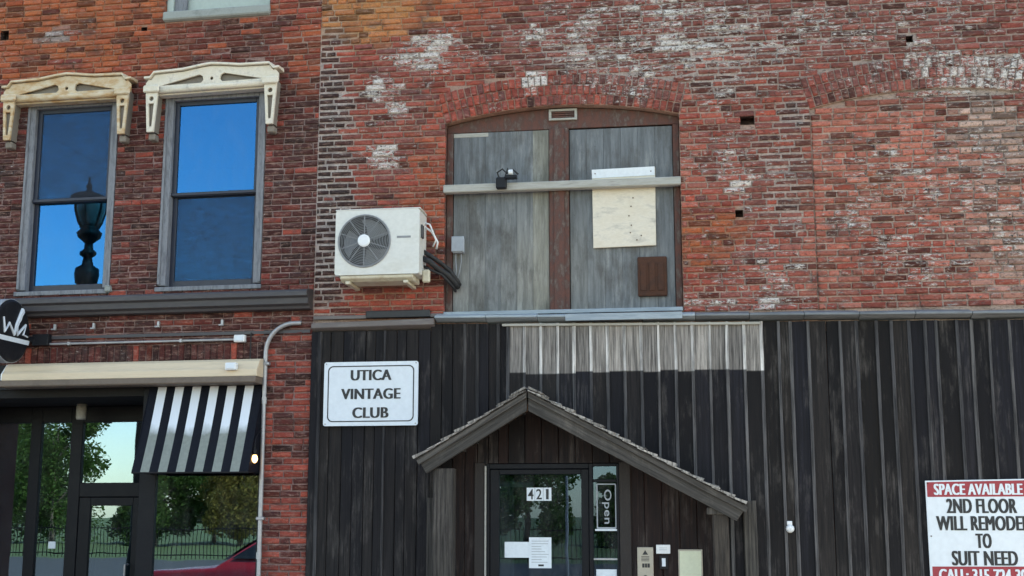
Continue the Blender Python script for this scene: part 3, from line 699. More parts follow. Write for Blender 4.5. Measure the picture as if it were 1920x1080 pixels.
MB().box(.07, .29, -.39, -.22, 1.6, 1.66, (.10, .09, .08)).build('post_cap', 'wood', PO, bevel=.006)

# ---- things on the right building
AC = thing('air_conditioner', 'white outdoor air conditioner with round fan grille on the brick wall', 'air conditioner', (-2.86, -.1, 3.7))
ax0, ax1, az0, az1, ay0, ay1 = -3.245, -2.455, 3.755, 4.36, -.38, -.08
fc = (-2.97, 4.07); fr_ = .238
bm = bmesh.new()
# front sheet with a round hole
seg = 40; ring = []
def rrect(x0, x1, z0, z1, r, n_=5):
    pts = []
    for cx, cz, a0 in ((x1-r, z0+r, -90), (x1-r, z1-r, 0), (x0+r, z1-r, 90), (x0+r, z0+r, 180)):
        for i in range(n_+1): a = rad(a0+90*i/n_); pts.append((cx+r*math.cos(a), cz+r*math.sin(a)))
    return pts
def plate_with_holes(outer, holes, y0, y1):
    bm = bmesh.new(); loops = []
    for pts in [outer]+holes:
        vs = [bm.verts.new((x, y0, z)) for x, z in pts]; loops.append(vs)
        for i in range(len(vs)): bm.edges.new((vs[i], vs[(i+1) % len(vs)]))
    bmesh.ops.triangle_fill(bm, use_beauty=True, edges=bm.edges[:])
    ext = bmesh.ops.extrude_face_region(bm, geom=bm.faces[:])
    for v in ext['geom']:
        if isinstance(v, bmesh.types.BMVert): v.co.y = y1
    bmesh.ops.recalc_face_normals(bm, faces=bm.faces)
    mb = MB(); bm.verts.index_update(); mb.add([v.co[:] for v in bm.verts], [tuple(v.index for v in f.verts) for f in bm.faces]); bm.free(); return mb
circ = lambda cx, cz, r, n_=32: [(cx+r*math.cos(-2*math.pi*i/n_), cz+r*math.sin(-2*math.pi*i/n_)) for i in range(n_)]
plate_with_holes(rrect(ax0, ax1, az0, az1, .022), [circ(*fc, fr_, 40)], ay0, ay0+.012).build('front_panel', 'ac_white', AC)
outer = rrect(ax0, ax1, az0, az1, .022)
cs = MB(); kk = len(outer)
cs.add([(x, ay0+.012, z) for x, z in outer]+[(x, ay1, z) for x, z in outer], [(i, (i+1) % kk, (i+1) % kk+kk, i+kk) for i in range(kk)]+[tuple(range(kk, 2*kk))])
cs.build('casing', 'ac_white', AC)
MB().box(ax0-.004, ax1+.008, ay0-.004, ay1, az1-.002, az1+.012).build('lid', 'ac_white', AC, bevel=.008, seg=2)
MB().lathe([(fr_+.02, ay0+.15), (fr_+.02, ay0+.16)], (fc[0], 0, fc[1]), 'y', 32).build('fan_back', 'ac_dark', AC)
sh = MB(); N = 40
sh.add([(fc[0]+fr_*math.cos(2*math.pi*i/N), y, fc[1]+fr_*math.sin(2*math.pi*i/N)) for y in (ay0+.004, ay0+.15) for i in range(N)], [(i, (i+1) % N, (i+1) % N+N, i+N) for i in range(N)])
sh.build('fan_shroud', 'ac_dark', AC, smooth=True)
fan = MB()
for b_ in range(3):
    a0 = b_*2*math.pi/3+.4
    v = []; f = []
    for i in range(7):
        for q, (rr, dz) in enumerate(((.06, 0), (.14, 0), (.215, 0))):
            a = a0+i/6*(.9+.5*q/2); v.append((fc[0]+rr*math.cos(a), ay0+.11-.05*i/6, fc[1]+rr*math.sin(a)))
    for i in range(6):
        for q in range(2): f.append((i*3+q, i*3+q+1, i*3+q+4, i*3+q+3))
    fan.add(v, f)
fan.build('fan', 'grille_wire', AC)
def torus(mb, c, r, t, y, n_=40, m_=6):
    v = []; f = []
    for i in range(n_):
        a = 2*math.pi*i/n_
        for k in range(m_):
            b = 2*math.pi*k/m_; rr = r+t*math.cos(b); v.append((c[0]+rr*math.cos(a), y+t*math.sin(b), c[1]+rr*math.sin(a)))
    for i in range(n_):
        for k in range(m_): f.append((i*m_+k, ((i+1) % n_)*m_+k, ((i+1) % n_)*m_+(k+1) % m_, i*m_+(k+1) % m_))
    mb.add(v, f)
gm = MB()
for q in range(13): torus(gm, fc, .055+q*.0148, .0026, ay0-.008)
for q in range(10):
    a = rad(18+q*36)
    gm.tube([(fc[0]+.05*math.cos(a), ay0-.006, fc[1]+.05*math.sin(a)), (fc[0]+.243*math.cos(a), ay0-.006, fc[1]+.243*math.sin(a))], .0042, 6)
gm.build('fan_grille', 'grille_wire', AC)
gr_ = MB(); torus(gr_, fc, .243, .008, ay0-.004); gr_.build('grille_rim', 'grille_wire', AC, smooth=True)
MB().lathe([(.058, ay0-.01), (.058, ay0-.02), (.045, ay0-.026)], (fc[0], 0, fc[1]), 'y', 24).build('hub_cap', 'white_plastic', AC)
MB().box(-2.665, -2.535, ay0-.0015, ay0+.001, 4.088, 4.108).build('badge', 'grille_wire', AC)
MB().box(ax1-.001, ax1+.016, ay0+.05, ay0+.13, 4.10, 4.22).build('side_handle', 'ac_dark', AC, bevel=.004)
MB().extr_x([(ay0+.01, az0-.002), (ay0+.01, az0-.03), (ay0+.06, az0-.055), (ay1, az0-.055), (ay1, az0-.002)], ax0+.05, ax1-.06).build('base_tray', 'ac_tray', AC, bevel=.006)
for xx in (-3.12, -2.58):
    MB().box(xx-.02, xx+.02, ay0+.0, -.012, az0-.083, az0-.057).build('bracket', 'ac_tray', AC, bevel=.003)
MB().box(ax1+.0, ax1+.07, -.25, -.2, az0-.06, az0+.06).build('valve_cover', 'ac_tray', AC, bevel=.012)
hs = MB()
hs.tube([(ax1-.01, -.2, 3.93), (-2.40, -.2, 3.90), (-2.33, -.13, 3.84), (-2.26, -.05, 3.80), (-2.19, .0, 3.72), (-2.18, .06, 3.70)], .028, 10)
hs.tube([(ax1-.01, -.16, 4.0), (-2.40, -.15, 3.96), (-2.31, -.08, 3.90), (-2.24, -.02, 3.84), (-2.17, .0, 3.74), (-2.165, .06, 3.72)], .022, 10)
hs.tube([(ax1-.01, -.18, 3.86), (-2.38, -.16, 3.82), (-2.30, -.09, 3.79), (-2.21, -.01, 3.69), (-2.2, .06, 3.66)], .014, 8)
hs.build('refrigerant_hose', 'rubber', AC, smooth=True)
MB().tube([(ax1-.005, -.14, 4.28), (-2.41, -.14, 4.26), (-2.38, -.12, 4.18), (-2.36, -.10, 4.12), (-2.39, -.08, 4.06)], .008).tube([(ax1-.005, -.12, 4.24), (-2.40, -.11, 4.20), (-2.37, -.1, 4.15), (-2.345, -.09, 4.10), (-2.36, -.07, 4.04)], .010).build('tape_wrapped_pipe', 'white_plastic', AC, smooth=True)

US = thing('club_sign', 'white rectangular sign reading UTICA VINTAGE CLUB on dark boards', 'sign', (-2.96, -.05, 2.40))
ro = rrect(-3.405, -2.515, 2.402, 2.992, .02)
MB().prism(ro, -.085, -.066).build('panel', 'sign_white', US)
o1 = rrect(-3.368, -2.552, 2.438, 2.956, .05, 6); i1 = rrect(-3.358, -2.562, 2.448, 2.946, .043, 6)
plate_with_holes(o1, [i1[::-1]], -.087, -.0852).build('border', 'sign_ink', US)
for s_, w_, zz in (('UTICA', .375, 2.868), ('VINTAGE', .55, 2.695), ('CLUB', .33, 2.522)): text(s_, w_, .098, 'sign_ink', US, -2.958, -.0865, zz, .0, heavy=.0065)
for bx_ in (-3.385, -2.535):
    for bz in (2.42, 2.975): MB().lathe([(.007, -.0885), (.007, -.0851)], (bx_, 0, bz), 'y', 8).build('bolt', 'galvanised', US)

SP = thing('rental_sign', 'white and red sign advertising space available on dark boards', 'sign', (2.39, -.05, .98))
MB().prism([(1.925, .985), (2.855, .985), (2.855, 1.90), (1.925, 1.885)], -.082, -.068).build('panel', 'sign_white', SP, bevel=.002)
MB().prism([(1.937, 1.748), (2.845, 1.752), (2.845, 1.888), (1.937, 1.873)], -.0836, -.0822).build('red_band', 'sign_red', SP)
MB().prism([(1.945, .998), (2.845, .998), (2.845, 1.172), (1.945, 1.168)], -.0836, -.0822).build('red_band', 'sign_red', SP)
text('SPACE AVAILABLE', .715, .094, 'sign_white', SP, 2.355, -.085, 1.812, .0, heavy=.0055)
for s_, w_, zz in (('2ND FLOOR', .575, 1.672), ('WILL REMODEL', .755, 1.528), ('TO', .13, 1.382), ('SUIT NEED', .535, 1.238)): text(s_, w_-.012, .122, 'sign_ink', SP, 2.375, -.0835, zz, .0, heavy=.0065)
text('CALL: 315-724-307', .75, .10, 'sign_white', SP, 2.375, -.085, 1.098, .0, heavy=.0055)
for bx_, bz in ((1.945, 1.862), (1.95, 1.42), (2.83, 1.87)): MB().lathe([(.006, -.0885), (.006, -.0838)], (bx_, 0, bz), 'y', 8).build('screw', 'rust', SP)

HN = thing('house_number', 'white tiles with black number 421 on the door glass', 'house number', (-1.41, -.007, 1.72))
for i, ch in enumerate('421'):
    x0 = -1.522+i*.075
    MB().box(x0, x0+.072, -.010, -.0065, 1.722, 1.838).build('tile', 'sign_white', HN)
    text(ch, .024 if ch == '1' else .05, .092, 'sign_ink', HN, x0+.036, -.011, 1.78, .012)
N1 = thing('paper_notice', 'small blank white paper notice at lower left of the door glass', 'notice', (-1.61, -.007, 1.22))
MB().box(-1.722, -1.503, -.0105, -.0065, 1.222, 1.36).build('sheet', 'paper', N1)
N2 = thing('paper_notice', 'taller printed white sheet beside the blank notice on the door glass', 'notice', (-1.40, -.007, 1.13))
MB().box(-1.502, -1.302, -.0125, -.009, 1.132, 1.40).build('sheet', 'paper', N2)
for i in range(9):
    MB().box(-1.48, -1.48+R.uniform(.08, .155), -.0132, -.0126, 1.365-i*.023, 1.370-i*.023).build('print_line', 'grey_box', N2)
MB().box(-1.42, -1.37, -.0132, -.0126, 1.148, 1.165).build('print_line', 'sign_ink', N2)
OS = thing('open_sign', 'upright white outlined OPEN sign in narrow window beside the door', 'sign', (-.81, .0, 1.47))
plate_with_holes(rrect(-.895, -.72, 1.475, 1.872, .012), [rrect(-.885, -.73, 1.49, 1.862, .008)[::-1]], -.024, -.0065).build('frame', 'grey_box', OS)
MB().box(-.91, -.716, -.028, -.0065, 1.458, 1.474).build('base_bar', 'sign_white', OS)
text('Open', .30, .085, 'grey_box', OS, -.805, -.012, 1.67, .01, rot=-math.pi/2)
WC = thing('white_card', 'white card at foot of the narrow side window', 'card', (-.81, .0, 1.0))
MB().box(-.905, -.725, -.012, -.0065, 1.0, 1.125).build('sheet', 'paper', WC)
IC = thing('intercom_panel', 'metal intercom panel with black marks right of the door', 'intercom', (-.47, -.045, 1.0))
MB().box(-.54, -.40, -.075, -.045, .98, 1.32).build('plate', 'steel_panel', IC, bevel=.004)
MB().prism([(-.495, 1.255), (-.445, 1.255), (-.47, 1.295)], -.077, -.0755).build('arrow_mark', 'sign_ink', IC)
for i in range(4): MB().box(-.505, -.435, -.0765, -.0755, 1.20+i*.012, 1.205+i*.012).build('grille_slot', 'sign_ink', IC)
for i, (q, w_) in enumerate(((-.498, .02), (-.474, .018), (-.452, .02))): MB().box(q, q+w_, -.077, -.0755, 1.145, 1.18).build('logo_mark', 'sign_ink', IC)
MB().lathe([(.02, -.085), (.02, -.0755)], (-.47, 0, 1.06), 'y', 14).build('button', 'black_metal', IC)
L1 = thing('name_label', 'small white label above right of the intercom panel', 'label', (-.31, -.045, 1.26))
MB().box(-.375, -.252, -.058, -.045, 1.263, 1.34).build('card', 'white_plastic', L1, bevel=.003)
for i in range(2): MB().box(-.35, -.28, -.0588, -.0582, 1.295+i*.016, 1.299+i*.016).build('print_line', 'grey_box', L1)
L2 = thing('number_tag', 'tiny white tag with number 1 on dark boards', 'tag', (-.31, -.045, 1.15))
MB().box(-.35, -.272, -.055, -.0455, 1.13, 1.25).build('plate', 'black_metal', L2, bevel=.003)
text('1', .032, .07, 'sign_white', L2, -.311, -.056, 1.19, .05)
NT_ = thing('notice_case', 'pale yellow framed notice on boards beside right porch post', 'notice', (-.08, -.045, 1.0))
MB().box(-.185, .025, -.062, -.045, .98, 1.302).build('frame', 'steel_panel', NT_, bevel=.003)
MB().box(-.172, .012, -.0645, -.0622, .98, 1.287).build('sheet', 'notice_paper', NT_)
WL = thing('wall_fixture', 'small round white fixture alone on dark boards right of the porch', 'fixture', (.78, -.05, 1.45))
MB().lathe([(.034, -.048), (.036, -.068), (.026, -.085), (.008, -.09)], (.78, 0, 1.48), 'y', 14).build('dome', 'white_plastic', WL, smooth=True)
MB().box(.755, .80, -.065, -.048, 1.51, 1.545).build('mount', 'white_plastic', WL, bevel=.004)

# ================================================================== LEFT BUILDING (own frame, u from 0 at the party line to the left)
LB = thing('shop_building', 'dark red brick building with two sash windows above a shopfront', 'building', (0, 0, 0), FL)
UL = -4.4
W1 = (-3.09, -2.09, 3.755, 5.715); W2 = (-1.60, -.535, 3.755, 5.715); W3 = (-1.65, -.54, 6.59, 8.4)
SHOP = (UL, -.455, 0, 3.045)
HL = [(-3.46, -3.37, 6.42, 6.52), (-1.90, -1.84, 6.40, 6.45)]
def base_L(u, z):
    if z > 5.95: return 'rust' if R.random() < .6 else 'red'
    if z < 3.1: return 'maroon' if R.random() < .35 else 'red'
    return 'maroon' if R.random() < .86 else 'red'
lw = Brickwork(PATCH_L, base_L, 23)
z = 0.0; k = 0
while z < TOPZ:
    zc = z+HC/2; cuts = []
    for h in (W1, W2, (W3[0], W3[1], 6.48, 8.4), *HL):
        if h[2]-.01 < zc < h[3]+.01: cuts.append((h[0], h[1]))
    if zc < 3.21: cuts.append((SHOP[0], SHOP[1]))
    if 3.52 < zc < 3.69: z += HC; k += 1; continue
    lw.course(z, HC, spans_minus(UL, -.002, cuts), (.104 if k % 2 else 0), False, -.008, .0125)
    z += HC; k += 1
u = UL
while u < SHOP[1]-.03:       # soldier course over the shopfront
    lw.put(u+.004, u+.061, 3.05, 3.205, -.010); u += .0665
lw.emit(LB, lambda u, z: -3.2 < u and 1.1 < z < 6.6)
wl = MB(); colL = lambda u, z: mortar_colour(PATCH_L, 'rust' if z > 5.95 else 'maroon', u, z)
sheet(wl, UL, 0, 0, TOPZ, [W1, W2, W3, SHOP]+HL, .007, colL)
for h in (W1, W2): reveal(wl, h, .003, .3)
reveal(wl, W3, .003, .3, sides='lrb'); reveal(wl, SHOP, .003, .3, sides='rt')
for h in HL: reveal(wl, h, .003, .1, (.04, .025, .022), 'lrtb', True)
wl.build('wall', 'mortar', LB)
MB().box(UL, W3[0], 0, .3, TOPZ, 10.6).box(W3[1], 0, 0, .3, TOPZ, 10.6).box(W3[0], W3[1], 0, .3, 8.4, 10.6).build('upper_wall', 'plain_brick', LB)
MB().box(UL, UL+.2, .02, 9, 0, 10.4).box(-.2, 0, .35, 9, 0, 10.4).box(UL, 0, 9, 9.3, 0, 10.4).box(UL, 0, .3, 9.3, 10.4, 10.6).build('shell', 'plain_brick', LB)
MB().box(UL+.2, -.2, .31, 9, 3.1, 3.3).box(UL+.2, -.2, .31, 9, 6.1, 6.3).box(UL+.2, -.2, 4, 4.1, 0, 10).box(UL+.2, -.2, .05, 9, -.05, .002).build('floor_slab', 'interior_dark', LB)
MB().box(-.2, -.0, .05, .35, 0, 3.2).build('pier_core', 'plain_brick', LB)
# dark steel lintel with clips
MB().box(UL, -.02, -.018, -.0085, 3.285, 3.315).build('lintel', 'ledge_paint', LB)
for cu in (-2.62, -2.21, -1.54, -.89):
    MB().box(cu-.012, cu+.012, -.05, -.0185, 3.37, 3.43).box(cu-.03, cu+.012, -.06, -.0505, 3.37, 3.385).build('clip', 'galvanised', LB, bevel=.003)
# ledge below the windows
def ledge():
    prof = [(0, 3.70), (-.17, 3.675), (-.185, 3.655), (-.185, 3.615), (-.15, 3.60), (-.145, 3.545), (-.10, 3.53), (-.09, 3.505), (0, 3.50)]
    o = MB().extr_x(prof, UL, -.005).build('ledge', 'ledge_paint', LB, bevel=.003)
    return o
ledge()
# sash windows
def sash_window(h, mull, screen_upper, name='window'):
    x0, x1, z0, z1 = h; cw = .085
    w = MB().box(x0, x0+cw, .01, .14, z0+.03, z1).box(x1-cw, x1, .01, .14, z0+.03, z1).box(x0+cw, x1-cw, .012, .14, z1-.06, z1).build(name, 'grey_casing', LB, bevel=.006)
    for p, q in ((x0+.004, x0+.03), (x1-.03, x1-.004)): MB().box(p, q, -.006, .0095, z0+.04, z1-.02).build('edge_bead', 'grey_casing', w, bevel=.004)
    MB().extr_x([(.2, z0+.03), (-.02, z0+.012), (-.02, z0-.03), (.2, z0-.03)], x0-.01, x1+.01).build('sill', 'grey_casing', w, bevel=.004)
    a, b = x0+cw, x1-cw; zm = z0+.945; sw_ = .045
    for (zz0, zz1, y) in ((zm-.02, z1-.06, .06), (z0+.03, zm+.02, .095)):
        s = MB().box(a, a+sw_, y, y+.03, zz0, zz1).box(b-sw_, b, y, y+.03, zz0, zz1).box(a+sw_, b-sw_, y, y+.03, zz1-.042, zz1).box(a+sw_, b-sw_, y, y+.03, zz0, zz0+(.06 if y > .07 else .042)).build('sash', 'sash', w, bevel=.003)
        MB().box(a+sw_-.004, b-sw_+.004, y+.016, y+.02, zz0+.03, zz1-.03).build('pane', 'window_glass', w)
        if (y < .07) == screen_upper:
            MB().box(a+sw_-.002, b-sw_+.002, y+.006, y+.0075, zz0+.032, zz1-.034).build('pane_screen', 'pane_screen', w)
    MB().box(a, b, .045, .0595, zm-.012, zm+.018).build('meeting_rail', 'sash', w, bevel=.003)
    return w
w1 = sash_window(W1, 0, True); w2 = sash_window(W2, 0, False)  # left: screen added to darken the upper pane; right: insect screen on the lower
MB().box(-2.12, -2.06, -.05, .04, 3.735, 3.80).build('corner_block', 'stone', w1, bevel=.01)
w3 = MB().box(W3[0]+.07, W3[1]-.06, .125, .14, 6.6, 8.4).build('window', 'grey_casing', LB)
for a, b in ((W3[0], W3[0]+.07), (W3[1]-.06, W3[1])): MB().box(a, b, .03, .12, 6.6, 8.4).build('jamb', 'pale_panel', w3, bevel=.006)
MB().box(W3[0]+.07, W3[0]+.2, .06, .1, 6.6, 8.4).build('shutter_edge', 'grey_casing', w3, bevel=.004)
MB().box(W3[0]+.07, W3[1]-.06, .105, .12, 6.6, 8.4).build('blind', 'pale_panel', w3)
MB().extr_x([(.2, 6.60), (-.035, 6.585), (-.04, 6.50), (0, 6.485), (.2, 6.485)], W3[0]-.01, W3[1]+.01).build('sill', 'stone', w3, bevel=.01)

# cast window hoods
def hood(cu, mat, tilt, half, dz=0.):
    def q(x, z): return (cu+x*half/.69, z+dz+tilt*x)
    top = [(-.69, 5.76), (-.69, 5.83), (-.66, 5.87), (-.635, 5.865), (-.60, 5.915), (-.30, 5.925), (-.10, 5.955), (0, 5.965), (.10, 5.955), (.30, 5.93), (.60, 5.925), (.635, 5.875), (.66, 5.88), (.69, 5.84), (.69, 5.76)]
    outer = [q(*p) for p in top][::-1]
    def tear(s): return [q(*p) for p in [(s*.085, 5.825), (s*.11, 5.797), (s*.52, 5.797), (s*.13, 5.882), (s*.095, 5.865)]]
    holes = [tear(-1), tear(1), circ(*q(0, 5.835), .017, 10)]
    h = plate_with_holes(outer, holes, -.13, -.105).build('window_hood', mat, LB, bevel=.003)
    MB().prism([q(*p) for p in [(-.66, 5.76), (.66, 5.76), (.62, 5.89), (0, 5.93), (-.62, 5.89)]], -.09, 0).build('back_plate', 'iron_recess', h)
    # cap and roll mouldings
    v = []
    capl = [(-.70, 5.872), (-.64, 5.872), (-.60, 5.922), (-.30, 5.932), (-.10, 5.962), (0, 5.972), (.10, 5.962), (.30, 5.937), (.60, 5.932), (.64, 5.882), (.70, 5.885)]
    cap = MB(); n_ = len(capl)
    for y, dz_ in ((-.16, 0), (-.16, .022), (0, .04), (0, 0)): cap.v += [(q(x, z)[0], y, q(x, z)[1]+dz_) for x, z in capl]
    cap.f = [(r_*n_+i, r_*n_+i+1, ((r_+1) % 4)*n_+i+1, ((r_+1) % 4)*n_+i) for r_ in range(4) for i in range(n_-1)]+[(0, n_, 2*n_, 3*n_), (n_-1, 4*n_-1, 3*n_-1, 2*n_-1)]
    cap.build('cap', mat, h, bevel=.003)
    MB().tube([(q(-.60, 5.75)[0], -.12, q(-.60, 5.75)[1]), (q(.60, 5.75)[0], -.12, q(.60, 5.75)[1])], .032, 12).build('roll_moulding', mat, h, smooth=True)
    MB().prism([q(*p) for p in [(-.58, 5.705), (.58, 5.705), (.58, 5.74), (-.58, 5.74)]], -.10, 0).build('soffit', mat, h, bevel=.004)
    for s in (-1, 1):
        bx = .615*s
        ol = [q(bx-.062, 5.70), q(bx-.035, 5.325), q(bx+.035, 5.325), q(bx+.062, 5.70), q(bx+.062, 5.785), q(bx-.062, 5.785)]
        hl = [circ(*q(bx, 5.665), .024, 10), [q(*p) for p in [(bx-.028, 5.615), (bx+.028, 5.615), (bx+.013, 5.38), (bx-.013, 5.38)]][::-1]]
        b_ = plate_with_holes(ol, hl, -.145, -.115).build('bracket', mat, h, bevel=.003)
        mb = MB(); bl = [q(bx-.055, 5.77), q(bx-.03, 5.335), q(bx+.03, 5.335), q(bx+.055, 5.77)]
        mb.prism(bl, -.112, -.002); mb.build('bracket_back', 'iron_recess', h)
        MB().box(q(bx, 0)[0]-.085, q(bx, 0)[0]+.085, -.17, -.1455, q(bx, 5.725)[1], q(bx, 5.80)[1]).build('block', mat, h, bevel=.012)
        MB().box(q(bx, 0)[0]-.035, q(bx, 0)[0]+.035, -.10, -.002, q(bx, 5.255)[1], q(bx, 5.322)[1]).build('bracket_foot', 'iron_recess', h, bevel=.01)
    return h
hood(-2.605, 'cream_iron_rusty', .0, .69, -.03); hood(-1.065, 'cream_iron', .012, .69, -.02)

# ---- shopfront
sf = MB()
sf.box(-1.685, -1.52, .02, .10, 0, 2.80)                                   # corner post
sf.box(-1.52, -.457, .025, .09, 1.985, 2.80).box(-1.52, -.457, .025, .12, 0, .55).box(-.50, -.457, .025, .09, .55, 1.985)
sfo = sf.build('shopfront_frame', 'dark_frame', LB, bevel=.005)
MB().box(-1.525, -.495, .05, .056, .545, 1.99).build('pane', 'shop_glass', sfo)
MB().box(UL+.2, -1.685, .02, 1.1, 2.72, 2.80).build('entry_ceiling', 'interior_dark', LB)
MB().box(UL+.2, -.457, -.0, .3, 2.80, 3.04).build('fascia', 'dark_frame', LB)
MB().box(-1.685, -1.66, .101, 1.0, 0, 2.72).build('entry_side_panel', 'dark_frame', LB)
yb = 1.0
bf = MB()
for a, b in ((-3.42, -3.30), (-2.96, -2.83), (-2.14, -1.69)): bf.box(a, b, yb, yb+.08, 0, 2.715)
bf.box(-3.30, -2.96, yb, yb+.08, 2.55, 2.715).box(-2.83, -2.14, yb, yb+.08, 2.55, 2.715).box(-2.83, -2.14, yb, yb+.08, 1.78, 1.925).box(-3.30, -2.96, yb, yb+.08, 0, .4).box(UL+.2, -3.42, yb, yb+.08, 0, .4).box(UL+.2, -3.42, yb, yb+.08, 2.55, 2.715)
bfo = bf.build('entry_frame', 'dark_frame', LB, bevel=.005)
MB().box(-3.305, -2.955, yb+.03, yb+.036, .39, 2.56).build('pane', 'shop_glass', bfo)
MB().box(UL+.2, -3.415, yb+.03, yb+.036, .39, 2.56).build('pane', 'shop_glass', bfo)
MB().box(-2.835, -2.135, yb+.03, yb+.036, 1.92, 2.56).build('pane', 'shop_glass', bfo)
dl = MB().box(-2.828, -2.70, yb+.01, yb+.06, .01, 1.775).box(-2.23, -2.142, yb+.01, yb+.06, .01, 1.775).box(-2.70, -2.23, yb+.01, yb+.06, 1.69, 1.775).box(-2.70, -2.23, yb+.01, yb+.06, .01, .25).build('door', 'dark_frame', LB, bevel=.004)
MB().box(-2.703, -2.227, yb+.03, yb+.036, .245, 1.695).build('pane', 'shop_glass', dl)
MB().tube([(-2.25, yb, 1.1), (-2.25, yb-.06, 1.1), (-2.25, yb-.06, .85), (-2.25, yb, .85)], .012).build('pull_handle', 'galvanised', dl)
el = thing('porch_lamp', 'small pale cylinder lamp under the dark shop entry ceiling', 'lamp', (-2.70, .7, 2.5), FL)
MB().lathe([(.045, 2.56), (.052, 2.58), (.052, 2.719)], (-2.72, .75, 0), 'z', 16).build('cylinder', 'weather_timber', el, smooth=True)
st = thing('door_sticker', 'small white square sticker on glass beside the shop door', 'sticker', (-3.11, yb, 1.26), FL)
MB().box(-3.155, -3.075, yb+.024, yb+.0298, 1.255, 1.325).build('sheet', 'paper', st)

# cream retractable awning box
CA = thing('awning_box', 'long cream awning housing across top of the shopfront', 'awning', (-1.75, 0, 2.78), FL)
MB().extr_x([(-.02, 3.045), (-.12, 3.035), (-.16, 3.01), (-.185, 2.965), (-.19, 2.955), (-.215, 2.93), (-.22, 2.865), (-.02, 2.865)], -3.04, -.455).build('housing', 'cream_vinyl', CA, bevel=.004)
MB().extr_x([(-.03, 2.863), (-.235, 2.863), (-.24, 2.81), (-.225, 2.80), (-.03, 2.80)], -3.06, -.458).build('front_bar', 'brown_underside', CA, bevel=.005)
MB().extr_x([(-.022, 3.04), (-.12, 3.03), (-.21, 2.93), (-.21, 2.87), (-.022, 2.87)], -3.055, -3.041).build('end_cap', 'white_plastic', CA)
# striped awning
SA = thing('striped_awning', 'black and white striped fabric awning over the shop window', 'awning', (-1.03, 0, 1.99), FL)
ua, ub = -1.60, -.465; n_ = 13; cw = (ub-ua)/n_
A0, A1 = (-.03, 2.795), (-.32, 1.985)
for i in range(n_):
    a, b = ua+i*cw, ua+(i+1)*cw
    v = []; f = []
    for q in range(7):
        t = q/6; y = A0[0]+(A1[0]-A0[0])*t; zz = A0[1]+(A1[1]-A0[1])*t - .012*math.sin(math.pi*t)
        y += .008*math.sin(math.pi*t)
        for xx in (a, b):
            v.append((xx, y, zz)); v.append((xx, y+.004, zz-.002))
    for q in range(6):
        o = q*4
        f += [(o, o+2, o+6, o+4), (o+1, o+5, o+7, o+3), (o, o+4, o+5, o+1), (o+2, o+3, o+7, o+6)]
    f += [(0, 1, 3, 2), (24, 26, 27, 25)]
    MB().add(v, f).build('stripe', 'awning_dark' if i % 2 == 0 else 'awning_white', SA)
for xx in (ua, ub-.004):
    MB().add([(xx, A0[0], A0[1]), (xx, A1[0]+.006, A1[1]), (xx, -.03, A1[1]), (xx+.004, A0[0], A0[1]), (xx+.004, A1[0]+.006, A1[1]), (xx+.004, -.03, A1[1])], [(0,1,2), (5,4,3), (0,3,4,1), (1,4,5,2), (2,5,3,0)]).build('side_panel', 'awning_dark', SA)
MB().tube([(ua, A1[0]+.012, A1[1]-.004), (ub, A1[0]+.012, A1[1]-.004)], .012).tube([(ua+.02, A1[0]+.012, A1[1]), (ua+.02, 0.02, A1[1])], .01).tube([(ub-.02, A1[0]+.012, A1[1]), (ub-.02, 0.02, A1[1])], .01).build('frame_bar', 'black_metal', SA)
BL = thing('light_bulb', 'small glowing bulb beside lower right of the striped awning', 'bulb', (-.43, -.2, 2.05), FL)
MB().lathe([(.008, 2.065), (.022, 2.08), (.028, 2.10), (.022, 2.125), (.014, 2.14)], (-.445, -.22, 0), 'z', 14).build('globe', 'bulb', BL, smooth=True)
MB().lathe([(.017, 2.138), (.017, 2.18), (.008, 2.19)], (-.445, -.22, 0), 'z', 12).build('socket', 'black_metal', BL)
MB().tube([(-.445, -.22, 2.185), (-.445, -.22, 2.24), (-.455, -.18, 2.30), (-.452, -.02, 2.42)], .005).build('cable', 'black_metal', BL)

# conduit down the pier
CP = thing('conduit_pipe', 'grey metal conduit bending down the brick pier beside the awnings', 'pipe', (-.44, -.03, 0), FL)
path = [(-.10, -.045, 3.375), (-.17, -.045, 3.375)]+[(-.17-.27*math.sin(rad(a)), -.045, 3.105+.27*math.cos(rad(a))) for a in range(8, 91, 9)]+[(-.442, -.045, 2.6), (-.440, -.045, 1.9), (-.436, -.045, 1.0), (-.434, -.045, 0)]
MB().tube(path, .021, 12).build('tube', 'galvanised', CP, smooth=True)
for zz in (2.98, 1.55, .6): MB().box(-.475, -.40, -.07, -.012, zz, zz+.03).build('strap', 'galvanised', CP, bevel=.006)
for zz in (2.62, 1.2): MB().lathe([(.026, zz), (.026, zz+.06)], (-.44, -.045, 0), 'z', 12).build('coupling', 'galvanised', CP)
HB = thing('wall_conduit', 'thin horizontal conduit running along brick above the cream awning', 'pipe', (-1.8, -.03, 3.2), FL)
MB().tube([(-2.80, -.04, 3.235), (-1.8, -.04, 3.235), (-.76, -.04, 3.235)], .012, 8).build('tube', 'galvanised', HB)
for uu in (-2.46, -1.3): MB().box(uu-.012, uu+.012, -.056, -.0105, 3.218, 3.252).build('strap', 'galvanised', HB, bevel=.003)
MB().tube([(-.60, -.03, 3.30), (-.60, -.03, 3.05)], .006).build('drop_cable', 'rubber', HB)
for zz, y, lab in ((3.24, -.02, 'white square sensor box at end of the thin conduit'), (2.955, -.20, 'white square box on front of the cream awning housing')):
    b_ = thing('sensor_box', lab, 'sensor', (-.70, y, zz-.04), FL, 'white boxes at the awning')
    MB().box(-.755, -.645, y-.06, y-.002, zz-.035, zz+.035).build('case', 'white_plastic', b_, bevel=.01, seg=2)
    MB().box(-.74, -.66, y-.064, y-.0605, zz-.022, zz+.022).build('lens', 'sign_white', b_, bevel=.002)

